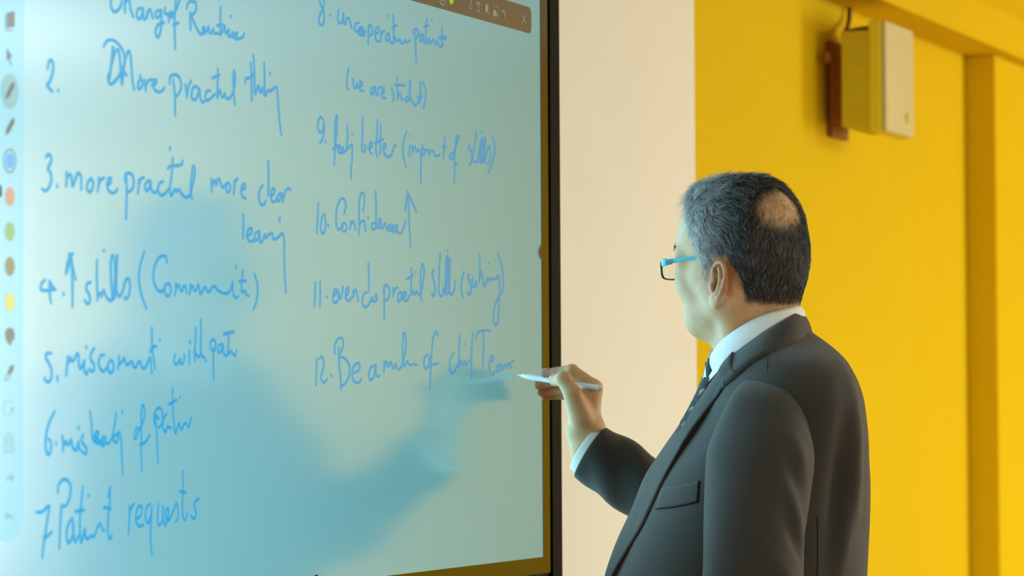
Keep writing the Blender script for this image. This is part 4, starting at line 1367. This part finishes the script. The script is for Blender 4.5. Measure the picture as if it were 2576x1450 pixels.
A_ = resample(on_smooth(inn, 0.006, 4), 60)
B_ = resample(on_smooth(out, 0.012, 4), 60)
rowsL = []
for a, b_ in zip(A_, B_):
    row = []
    nn = Vector((-0.55, -0.8, 0.1)).normalized()
    for j in range(11):
        t = j / 10
        row.append(a.lerp(b_, t) + nn * (0.010 * math.sin(math.pi * min(1, t * 1.05)) * (0.6 + 0.4 * (1 - t))))
    # the fold turns back under itself at the silhouette
    row = [a + (a - b_).normalized() * -0.004 - nn * 0.010] + row + [b_ - nn * 0.006]
    sink = max(0.0, 1 - len(rowsL) / 7) * 0.016
    rowsL.append([row[0]] + [in_front(p, 0.0045) + FWD * sink for p in row[1:-1]] + [row[-1]])
def mirror_local(p):
    x0, x1 = prof(p.z, TRx0), prof(p.z, TRx1)
    q = p - Vector(((x0 + x1) / 2, PD, p.z))
    return p - TL * (2 * q.dot(TL)) - TF * 0.010


for rows in (rowsL, [[mirror_local(p) for p in r] for r in rowsL[:34]]):
    o = grid_obj('lapel', rows, m_suit, jk, 0.003, off=0)
    o.modifiers['thick'].name = 'thick'

# ---- jacket collar: falls from a line round the neck onto the shoulders
top = [(1825, 909, 4.726), (1850, 887, 4.714), (1890, 857, 4.704), (1930, 831, 4.700), (1970, 808, 4.708), (1997, 793, 4.732), (2010, 787, 4.762)]
bot = [(1816, 963), (1846, 938), (1882, 913), (1922, 891), (1962, 872), (2002, 857)]
tp = [W_(x, y, d) for x, y, d in top]
bp_ = [on_jacket(x, y, 0.014 if x < 1860 else 0.009) for x, y in bot] + [W_(2032, 844, 4.745)]
tp2 = resample(tp + [W_(2014, 785, 4.79)] + [mirror0(p) for p in tp[::-1]], 90)
bp2 = resample(bp_ + [W_(2042, 839, 4.79)] + [clear_of(mirror0(p) + Vector((max(0.0, min(1.0, (W_(1900, 900).x - p.x) / 0.03)) * 0.03, 0, 0)), 0.008) for p in bp_[::-1]], 90)
ctr = W_(1930, 900)
rows = []
for a, b_ in zip(tp2, bp2):
    row = []
    ax = (a - ctr); ax.z = 0; ax = ax.normalized()
    row.append(a - ax * 0.004 - Zv * 0.030)
    row.append(a - ax * 0.0035 - Zv * 0.006)
    for j in range(9):
        t = j / 8
        row.append(a.lerp(b_, t) + ax * (0.0015 * math.sin(math.pi * t)) + Zv * (0.003 * math.sin(math.pi * t)))
    row.append(b_ - ax * 0.002 - Zv * 0.008)
    rows.append(row)
col = grid_obj('jacket_collar', rows, m_suit, jk, 0.003, off=0)


# ---- sleeves
def sleeve(pts, folds, name='sleeve', n=72, step=0.007, end_in=True, flat_top=0.0):
    q = [np.r_[np.array(W_(x, y, d)), r] for x, y, d, r in pts]
    c = catmull(q, step)
    path = [Vector(p[:3]) for p in c]
    rad = [p[3] for p in c]
    T = [(path[min(i + 1, len(path) - 1)] - path[max(i - 1, 0)]).normalized() for i in range(len(path))]
    U = None
    rr = []
    s = 0
    for i, p in enumerate(path):
        if i:
            s += (p - path[i - 1]).length
        if U is None:
            U = (Vector((-1, 0, 0)) - T[0] * Vector((-1, 0, 0)).dot(T[0])).normalized()
        tt = T[i]
        if flat_top and s < flat_top:             # the sleeve head is cut level and leans into the shoulder
            f_ = min(1.0, s / flat_top)
            tt = (Vector((0, 0, -1)).lerp(T[i], f_ * f_)).normalized()
        U = (U - tt * U.dot(tt)).normalized()
        Vv = tt.cross(U)
        row = []
        for j in range(n + 1):
            a = 2 * math.pi * j / n
            r = rad[i] + folds(math.degrees(a), s)
            row.append(p + U * (r * math.cos(a)) + Vv * (r * math.sin(a)))
        rr.append(row)
    if end_in:                                    # turned-in hem
        p, t = path[-1], T[-1]
        for k, (dr, dt) in enumerate(((0.0015, 0.0012), (0.004, 0.0005), (0.0055, -0.01), (0.0055, -0.03))):
            rr.append([v + (p - v).normalized() * dr + t * dt for v in rr[len(path) - 1]])
    return grid_obj(name, rr, m_suit, jk), path, rr


def foldsL(a, s):
    a = (-a + 180) % 360 - 180                    # 0 = forward, 90 = towards the camera, 180 = back
    k = 0.0
    k += 0.0050 * bump2(a / 100, s, 1.35, 0.13, 0.16, 0.018, 0.10)
    k -= 0.0045 * bump2(a / 100, s, 1.35, 0.165, 0.16, 0.016, 0.10)
    k += 0.0056 * bump2(a / 100, s, 1.45, 0.215, 0.22, 0.018, 0.14)
    k -= 0.0056 * bump2(a / 100, s, 1.50, 0.250, 0.22, 0.018, 0.14)
    k += 0.0050 * bump2(a / 100, s, 1.30, 0.295, 0.25, 0.022, 0.10)
    ar = math.radians(a)
    k += 0.0025 * math.sin(s * 45 + 2 * ar) * math.exp(-((s - 0.42) / 0.10) ** 2)
    k += 0.0016 * math.sin(3 * ar + s * 18)
    return k


def foldsR(a, s):
    ar = math.radians(a)
    w = min(1.0, max(0.0, (s - 0.05) / 0.1)) * min(1.0, max(0.1, (0.62 - s) / 0.05))
    return w * (0.0026 * math.sin(s * 42 + 2 * ar) + 0.0020 * math.sin(s * 80 - 3 * ar))


near = [(1926, 950, 4.652, 0.020), (1925, 963, 4.636, 0.031), (1924, 977, 4.625, 0.0375), (1923, 993, 4.6150, 0.0430), (1922, 1010, 4.609, 0.0480), (1923, 1034, 4.604, 0.0545), (1922, 1064, 4.600, 0.0612), (1916, 1141, 4.590, 0.0725), (1906, 1225, 4.582, 0.0720),
        (1894, 1340, 4.570, 0.0685), (1892, 1450, 4.566, 0.0675), (1886, 1550, 4.562, 0.066), (1850, 1660, 4.568, 0.060), (1790, 1765, 4.580, 0.053), (1738, 1855, 4.596, 0.047)]
slN, pathN, rrN = sleeve(near, foldsL, flat_top=0.16)
far = [(1921, 960, 4.976, 0.006), (1921, 966, 4.977, 0.018), (1921, 978, 4.978, 0.028), (1921, 998, 4.979, 0.039), (1921, 1030, 4.982, 0.052), (1912, 1090, 4.992, 0.066), (1893, 1200, 5.025, 0.073), (1855, 1300, 5.058, 0.069), (1795, 1330, 5.080, 0.064),
       (1722, 1298, 5.094, 0.0585), (1640, 1243, 5.108, 0.0505), (1560, 1187, 5.120, 0.0465), (1489, 1138, 5.130, 0.0455)]
slF, pathF, rrF = sleeve(far, foldsR)


# sleeve-head and side seams as fine sunken lines of thread
def seam(name, pts, parent, bvh=None, r=0.0005):
    q = [on_jacket(x, y, 0.0004, bvh) for x, y in pts]
    q = [Vector(p) for p in catmull([tuple(p) for p in q], 0.006)]
    v, f = tube(q, r, 6)
    return obj(name, v, f, m_seam, parent, True)


BVHN = BVHTree.FromPolygons([v for r in rrN for v in r], loft(rrN, False)[1])
seam('shoulder_seam', [(1932, 896), (1931, 915), (1930, 940)], jk, r=0.0003)
seam('side_seam', [(2056, 1300), (2057, 1350), (2057, 1400), (2056, 1450), (2056, 1500)], jk)


# breast pocket: a welt band standing a little off the chest
TLc, TRc, BRc, BLc = (1664, 1229), (1759, 1210), (1755, 1263), (1649, 1281)
rows = []
for i in range(7):
    t = i / 6
    row = []
    for j in range(17):
        u = j / 16
        x = (TLc[0] * (1 - u) + TRc[0] * u) * (1 - t) + (BLc[0] * (1 - u) + BRc[0] * u) * t
        y = (TLc[1] * (1 - u) + TRc[1] * u) * (1 - t) + (BLc[1] * (1 - u) + BRc[1] * u) * t + 3 * math.sin(math.pi * u)
        row.append(on_jacket(x, y, 0.0012))
    rows.append(row)
pk = grid_obj('breast_pocket', rows, m_suit, jk, 0.0010, off=0)
v, f = tube([Vector(p) + FWD * -0.0002 for p in rows[6]], 0.0008, 6)
obj('pocket_seam', v, f, m_seam, jk, True)
v, f = tube([Vector(r[-1]) for r in rows], 0.0008, 6)
obj('pocket_seam', v, f, m_seam, jk, True)
# front buttons, below the picture
m_btn = mat('dark_horn_button', (0.02, 0.016, 0.012, 1), 0.3)
for zb_ in (1.08, 0.97):
    p = trunk(zb_, math.radians(-3), 0.006)
    v, f = tube([p, p + TF * 0.004], [0.0105, 0.0095], 20)
    obj('button', v, f, m_btn, jk, True)

# ------------------------------------------------------------------ shirt: collar, front, cuffs
def th_of(p):
    x0, x1, w = prof(p.z, TRx0), prof(p.z, TRx1), prof(p.z, TRw)
    q = p - Vector(((x0 + x1) / 2, PD, p.z))
    f, l = q.dot(TF) / ((x1 - x0) / 2), q.dot(TL) / w
    s_ = lambda v: math.copysign(abs(v) ** (NEXP / 2), v)
    return math.degrees(math.atan2(s_(l), s_(f)))


_az = np.array([p.z for p in A_]); _at = np.array([th_of(p) for p in A_])
_o = np.argsort(_az)
vlim = lambda z: max(2.0, float(np.interp(z, _az[_o], _at[_o])))
sh = grid_obj('shirt', [[trunk(z, math.radians(vlim(z) * (-1 + j / 12)), 0.003, False) for j in range(25)] for z in np.linspace(1.345, 1.475, 40)], m_shirt, man)
tag(sh, 'white shirt')
cu = [(1786, 905, 4.782), (1795, 886, 4.757), (1815, 860, 4.735), (1845, 836, 4.722), (1885, 811, 4.716), (1925, 793, 4.717), (1962, 782, 4.727), (1993, 774, 4.748), (2008, 771, 4.772)]
cl = [(1799, 948, 4.772), (1812, 940, 4.748), (1832, 918, 4.722), (1862, 894, 4.706), (1900, 866, 4.700), (1938, 846, 4.702), (1974, 830, 4.712), (2004, 820, 4.738), (2018, 816, 4.768)]
up_ = [W_(*q) for q in cu]; lo_ = [W_(*q) for q in cl]
u2 = resample(up_ + [W_(2011, 770, 4.79)] + [mirror0(p) for p in up_[::-1]], 80)
l2 = resample(lo_ + [W_(2021, 815, 4.79)] + [mirror0(p) for p in lo_[::-1]], 80)
rows = []
for a, b_ in zip(u2, l2):
    ax = a - W_(1905, 850); ax.z = 0; ax = ax.normalized()
    rows.append([a - ax * 0.004 - Zv * 0.03, a - ax * 0.003 - Zv * 0.003] + [a.lerp(b_, j / 8) + ax * (0.004 * math.sin(math.pi * j / 8) + 0.001) for j in range(9)])
grid_obj('shirt_collar', rows, m_shirt, sh, 0.0022, off=0)
# cuffs
def cuff(path, r0, L, back):
    p1, t = path[-1], (path[-1] - path[-4]).normalized()
    U = (Vector((0, 0, 1)) - t * t.z).normalized(); Vv = t.cross(U)
    rr = []
    for d, r in ((-back, r0 + 0.002), (0, r0), (L, r0), (L + 0.001, r0 - 0.0015), (L, r0 - 0.003), (-back, r0 - 0.003)):
        rr.append([p1 + t * d + U * (r * math.cos(a)) + Vv * (r * 0.97 * math.sin(a)) for a in [2 * math.pi * j / 48 for j in range(49)]])
    return grid_obj('shirt_cuff', rr, m_shirt, sh)
cuff(pathF, 0.0395, 0.0125, 0.06)
cuff(pathN, 0.0390, 0.012, 0.05)
# shirt buttons hidden by the tie; the tie itself
zk = W_(1785, 930).z
rows = []
tz = list(np.linspace(zk - 0.012, W_(1700, 1200).z, 40))
TB_z = [W_(1700, y).z for y in (1200, 1140, 1095, 1062, 1000, 930)]
TB_b = [-0.022, -0.004, 0.008, 0.0125, 0.0095, 0.003]
for i, z in enumerate(tz):
    w = np.interp(z, [1.10, 1.28, zk - 0.012], [0.046, 0.036, 0.021])
    th0 = 0
    p = trunk(z, 0, 0.0, False)
    bow = np.interp(z, TB_z, TB_b)
    row = []
    for j in range(13):
        u = (j / 12 - 0.5) * 2
        row.append(p + TL * (u * w) + TF * (bow - 0.006 * abs(u) ** 2.2))
    rows.append(row)
tie = grid_obj('tie', rows, m_tie, man, 0.004, off=0)
tag(tie, 'dark patterned tie')
kp = trunk(zk, 0, 0.0, False)
kr = []
for z, w, d in ((0.018, 0.012, 0.008), (0.016, 0.019, 0.014), (0.004, 0.0195, 0.017), (-0.010, 0.016, 0.0165), (-0.019, 0.0125, 0.013), (-0.021, 0.008, 0.008)):
    kr.append([kp + Zv * z + TF * (-0.007 + d * math.cos(a)) + TL * (w * math.sin(a)) for a in [2 * math.pi * j / 28 for j in range(28)]])
v, f = loft(kr, True, True, True)
obj('tie_knot', v, f, m_tie, tie, True)

# ------------------------------------------------------------------ trousers, shoes
FL = Field(axis_grid([(-0.05 + TO.x - 0.30, 0.012), (TO.x + 0.30,)]), axis_grid([(PD - 0.34, 0.012), (PD + 0.34,)]), axis_grid([(0.03, 0.012), (1.06,)]))
FL.add([ellT(0.0, 0, 0.93, 0.125, 0.175, 0.12)], 0.03)
for s in (1, -1):
    FL.add([cone(Tb(0.005, 0.088 * s, 0.88), Tb(0.008, 0.092 * s, 0.50), 0.096, 0.076), cone(Tb(0.008, 0.092 * s, 0.50), Tb(-0.002, 0.094 * s, 0.10), 0.076, 0.062)], 0.03, 0.02)
TV, TQ = FL.mesh()
TV = relax(TV, TQ, 3)
tr = obj('trousers', TV, TQ, m_trous, man, True)
for s in (1, -1):
    FS = Field(axis_grid([(TO.x - 0.30, 0.006), (TO.x + 0.2,)]), axis_grid([(PD - 0.24, 0.006), (PD + 0.24,)]), axis_grid([(-0.01, 0.006), (0.16,)]))
    FS.add([cone(Tb(-0.045, 0.094 * s, 0.045), Tb(0.10, 0.104 * s, 0.042), 0.040, 0.042), ellT(0.145, 0.108 * s, 0.036, 0.07, 0.044, 0.032), cone(Tb(-0.035, 0.094 * s, 0.06), Tb(-0.02, 0.094 * s, 0.10), 0.040, 0.042)], 0.02, 0.02)
    FS.F = np.maximum(FS.F, -(FS.ax[2][None, None, :] - 0.004))
    SV, SQ = FS.mesh()
    SV = relax(SV, SQ, 2)
    SV[:, 2] = np.maximum(SV[:, 2] - SV[:, 2].min(), 0)
    obj('shoe', SV, SQ, m_leather, man, True)

# ------------------------------------------------------------------ glasses
m_temple = mat('teal_glasses_arm', (0.05, 0.42, 0.48, 1), 0.35, 0.5)
m_rim = mat('black_glasses_rim', (0.008, 0.010, 0.010, 1), 0.3, 0.5)
m_lens = mat('clear_lens', (1, 1, 1, 1), 0.0, 0.5)
m_lens.node_tree.nodes['Principled BSDF'].inputs['Transmission Weight'].default_value = 1.0
m_lens.node_tree.nodes['Principled BSDF'].inputs['IOR'].default_value = 1.12
gl = bpy.data.objects.new('glasses', None)
COL.objects.link(gl)
gl.location = H(0.10, 0, 0.018) - Vector(man['_at'])
gl.parent = man
gl['_at'] = tuple(H(0.10, 0, 0.018))
tag(gl, 'glasses with teal arms and dark rims')
for s in (1, -1):
    def R2(l, u, f0=0.1055):
        return H(f0 - 0.22 * max(0, abs(l) - 0.02) - 0.1 * (0.02 - u) * 0.6, l * s, u)
    lp = []
    for k in range(48):                           # rounded rectangle, wider than high
        a = 2 * math.pi * k / 48
        ca, sa = math.cos(a), math.sin(a)
        lp.append((0.0375 + 0.0280 * math.copysign(abs(ca) ** 0.5, ca), 0.0137 + 0.0140 * math.copysign(abs(sa) ** 0.55, sa)))
    pts_ = [R2(l, u) for l, u in lp]
    # lens
    lf = [R2(0.0385 + (l - 0.0385) * 0.98, 0.0137 + (u - 0.0137) * 0.98, 0.1060) for l, u in lp]
    lb = [p - FH * 0.0016 for p in lf]
    V, F = loft([lf, lb], True, True, True)
    fix_normals(obj('lens', V, F, m_lens, gl))
    # rim
    rr = []
    for k in range(48):
        p, q0, q1 = pts_[k], pts_[k - 1], pts_[(k + 1) % 48]
        t = (q1 - q0).normalized()
        o_ = t.cross(FH).normalized()
        up2 = 0.0017 if lp[k][1] > 0.018 else 0.0011
        rr.append([p + o_ * (up2 * math.cos(a)) + FH * (0.0020 * math.sin(a)) for a in [2 * math.pi * j / 8 for j in range(8)]])
    rr.append(rr[0])
    V, F = loft(rr)
    obj('rim', V, F, m_rim, gl, True)
    # arm: broad at the hinge, thin over the ear
    tpth = [(0.0945, 0.0650, 0.0225, 0.0052), (0.089, 0.0688, 0.0225, 0.0050), (0.080, 0.0712, 0.0232, 0.0044), (0.066, 0.0728, 0.0252, 0.0030), (0.040, 0.0740, 0.0272, 0.0022), (0.018, 0.0738, 0.0280, 0.0020), (-0.006, 0.0735, 0.0255, 0.0018), (-0.016, 0.0735, 0.0150, 0.0016), (-0.022, 0.0710, 0.002, 0.0015)]
    c = catmull(tpth, 0.003)
    rr = []
    for i, q in enumerate(c):
        p = H(q[0], q[1] * s, q[2])
        hh = q[3]
        if i < len(c) - 1:
            t_ = (H(c[i + 1][0], c[i + 1][1] * s, c[i + 1][2]) - p).normalized()
        side = (LH * s - t_ * t_.dot(LH * s)).normalized()
        up3 = t_.cross(side).normalized()
        if up3.z < 0:
            up3 = -up3
        rr.append([p + side * (0.0013 * x) + up3 * (hh * y) for x, y in ((-1, -0.8), (-0.6, -1), (0.6, -1), (1, -0.8), (1, 0.8), (0.6, 1), (-0.6, 1), (-1, 0.8))])
    V, F = loft(rr, True, True, True)
    ta = obj('temple_arm', V, F, m_temple, gl, True)
    tag(ta, 'teal glasses arm')
    V, F = [], []
    for i in range(8):                            # chequered inlay on the hinge end
        for j in range(4):
            if (i + j) % 2 == 0:
                f0, u0 = 0.0835 - 0.0019 * i, 0.0228 - 0.0036 + 0.0018 * j
                k = len(V)
                for df, du_ in ((0, 0), (-0.0017, 0), (-0.0017, 0.0016), (0, 0.0016)):
                    V.append(H(f0 + df, (0.0730 + (0.0835 - f0 - df) * 0.09) * s, u0 + du_))
                F.append((k, k + 1, k + 2, k + 3))
    obj('inlay', V, F, m_rim, ta)
# bridge
V, F = tube([H(0.1085, -0.0105, 0.019), H(0.111, -0.005, 0.0215), H(0.112, 0, 0.022), H(0.111, 0.005, 0.0215), H(0.1085, 0.0105, 0.019)], 0.0016, 10)
obj('bridge', V, F, m_rim, gl, True)
# ------------------------------------------------------------------ hair: individual strands rooted on the scalp
m_hair = mat('salt_and_pepper_hair', (0.05, 0.05, 0.05, 1), 0.38, 0.5)
nd, lk, b = nodes(m_hair)
ah = nd.new('ShaderNodeAttribute'); ah.attribute_name = 'grey'
rh = nd.new('ShaderNodeValToRGB')
rh.color_ramp.elements[0].color, rh.color_ramp.elements[1].color = (0.010, 0.008, 0.007, 1), (0.82, 0.82, 0.80, 1)
e_ = rh.color_ramp.elements.new(0.45); e_.color = (0.055, 0.052, 0.047, 1)
lk.new(ah.outputs['Fac'], rh.inputs[0]); lk.new(rh.outputs[0], b.inputs['Base Color'])

tri = np.concatenate([BQ[:, [0, 1, 2]], BQ[:, [0, 2, 3]]])
dt_ = dens[tri].mean(1)
keep = dt_ > 0.02
tri, dt_ = tri[keep], dt_[keep]
ar_ = 0.5 * np.linalg.norm(np.cross(BV[tri[:, 1]] - BV[tri[:, 0]], BV[tri[:, 2]] - BV[tri[:, 0]]), axis=1)
pw = ar_ * dt_
NH = 50000
pick = rng.choice(len(tri), NH, p=pw / pw.sum())
r1, r2 = np.sqrt(rng.random(NH)), rng.random(NH)
w0, w1, w2 = 1 - r1, r1 * (1 - r2), r1 * r2
root = BV[tri[pick, 0]] * w0[:, None] + BV[tri[pick, 1]] * w1[:, None] + BV[tri[pick, 2]] * w2[:, None]
nor = BN[tri[pick, 0]] * w0[:, None] + BN[tri[pick, 1]] * w1[:, None] + BN[tri[pick, 2]] * w2[:, None]
nor /= np.linalg.norm(nor, axis=1)[:, None]
rl = root - np.array(HO)
f_, l_, u_ = rl @ np.array(FH), rl @ np.array(LH), rl[:, 2]
FHa, LHa = np.array(FH), np.array(LH)
topw = sstep(0.07, 0.115, u_)                    # 1 on the top of the head
frontw = sstep(0.0, 0.06, f_)
backw = sstep(-0.02, -0.07, f_)


def vnoise(p, s, seed):
    """smooth pseudo-noise from a few sines"""
    r = np.random.default_rng(seed)
    out = np.zeros(len(p))
    for i in range(5):
        k = r.normal(size=3) * s
        out += np.sin(p @ k + r.random() * 6.28)
    return out / 3.2


# combed back over the top, back and down on the sides, down at the nape
df = np.where(True, -0.75 + 0.5 * topw * frontw, 0) * (1 - backw)
du_ = -(0.55 * (1 - topw) + 0.55 * backw)
dl = np.sign(l_ + 1e-6) * 0.55 * topw + 0.25 * vnoise(rl, 40, 1)
flow = FHa[None] * (df + 0.35 * vnoise(rl, 55, 2))[:, None] + LHa[None] * dl[:, None]
flow[:, 2] += du_ + 0.25 * vnoise(rl, 55, 3)
flow += rng.normal(size=flow.shape) * 0.22
flow -= nor * np.sum(flow * nor, axis=1)[:, None]
flow /= np.linalg.norm(flow, axis=1)[:, None]
sideb = sstep(0.05, 0.0, u_) * sstep(-0.02, 0.02, f_)
napew = sstep(-0.01, -0.045, u_)
Ln = 0.021 + 0.009 * topw + 0.008 * frontw * topw - 0.010 * sideb - 0.008 * napew - 0.006 * backw
_, bl = hair_density(f_, l_, u_)
Ln = Ln * (1 - 0.35 * bl) * rng.uniform(0.65, 1.15, NH)
lift = 0.42 + 0.24 * topw + 0.28 * frontw * topw - 0.14 * napew - 0.12 * sideb - 0.10 * backw + rng.normal(size=NH) * 0.09
lift = np.clip(lift, 0.12, 0.95)
NPT = 7
curl = np.cross(nor, flow)
cph = vnoise(rl, 160, 5) * 3 + rng.normal(size=NH) * 0.6
pts = np.zeros((NH, NPT, 3))
for k in range(NPT):
    t = k / (NPT - 1)
    up = lift * t * (1 - 0.55 * t)
    along = t * np.sqrt(np.maximum(0.05, 1 - lift ** 2 * 0.6))
    side = 0.17 * np.sin(cph + 3.6 * t) * t
    pts[:, k] = root - nor * 0.0008 + (nor * up[:, None] + flow * along[:, None] + curl * side[:, None]) * Ln[:, None]
# strands gather into small locks
from mathutils.kdtree import KDTree
NG = 4500
kd = KDTree(NG)
for i in range(NG):
    kd.insert(Vector(root[i]), i)
kd.balance()
gi = np.array([kd.find(Vector(p))[1] for p in root])
gdist = np.linalg.norm(root - root[gi], axis=1)
pull = 0.72 * (gdist < 0.006) * (1 - 0.7 * napew) * rng.uniform(0.3, 1.0, NH)
for k in range(1, NPT):
    t = (k / (NPT - 1)) ** 1.3
    pts[:, k] += (pts[gi, k] - pts[:, k]) * (pull * t)[:, None]
g = 0.13 + 0.82 * sstep(-0.045, 0.045, f_) * (1 - 0.25 * topw) + 0.20 * sideb + 0.12 * frontw  # greyer front and temples partly paint in the light falling there
grey = np.clip(g + rng.normal(size=NH) * 0.24 + 0.12 * vnoise(rl, 120, 9), 0, 1)
grey = np.where(rng.random(NH) < 0.05, 0.8, grey)


def strands(name, pts, rad0, grey, m, parent):
    rad0 = np.broadcast_to(np.asarray(rad0, dtype=float), len(pts))
    n, k = pts.shape[:2]
    hc = bpy.data.hair_curves.new(name)
    hc.add_curves([k] * n)
    hc.attributes['position'].data.foreach_set('vector', pts.astype(np.float32).ravel())
    ra = hc.attributes.new('radius', 'FLOAT', 'POINT')
    t = np.linspace(1, 0.25, k)
    ra.data.foreach_set('value', (rad0[:, None] * t[None]).ravel().astype(np.float32))
    ga = hc.attributes.new('grey', 'FLOAT', 'CURVE')
    ga.data.foreach_set('value', grey.astype(np.float32))
    hc.materials.append(m)
    o = bpy.data.objects.new(name, hc)
    COL.objects.link(o)
    adopt(o, parent)
    return o


hair = strands('hair', pts, 0.00014 * (1 - 0.45 * bl), grey, m_hair, man)
tag(hair, 'short grey and black hair thinning at the crown')
hair['kind'] = 'stuff'

# eyebrows
for s in (1, -1):
    n = 260
    a = rng.random(n)
    fl = np.stack([0.1000 - 0.030 * a ** 1.6, (0.014 + 0.040 * a) * s, 0.036 + 0.008 * np.sin(a * 2.2) + rng.normal(size=n) * 0.0018], 1)
    rt = np.array(HO) + fl[:, :1] * FHa + fl[:, 1:2] * LHa + fl[:, 2:3] * np.array((0, 0, 1.0))
    # settle the roots on the skin
    bv = BVHTree.FromPolygons([tuple(v) for v in BV], [tuple(int(i) for i in q) for q in BQ]) if s == 1 else bv
    P0 = []
    N0 = []
    for p in rt:
        loc, nn, *_ = bv.find_nearest(Vector(p))
        P0.append(tuple(loc)); N0.append(tuple(nn))
    P0, N0 = np.array(P0), np.array(N0)
    dirv = N0 * 0.5 + LHa * (0.75 * s) + np.array((0, 0, 0.3)) + rng.normal(size=(n, 3)) * 0.2
    dirv /= np.linalg.norm(dirv, axis=1)[:, None]
    q = np.zeros((n, 4, 3))
    for k in range(4):
        t = k / 3
        q[:, k] = P0 + dirv * (0.0045 * t) - N0 * (0.0025 * t * t)
    strands('eyebrow', q, 0.00014, rng.uniform(0.05, 0.4, n), m_hair, man)
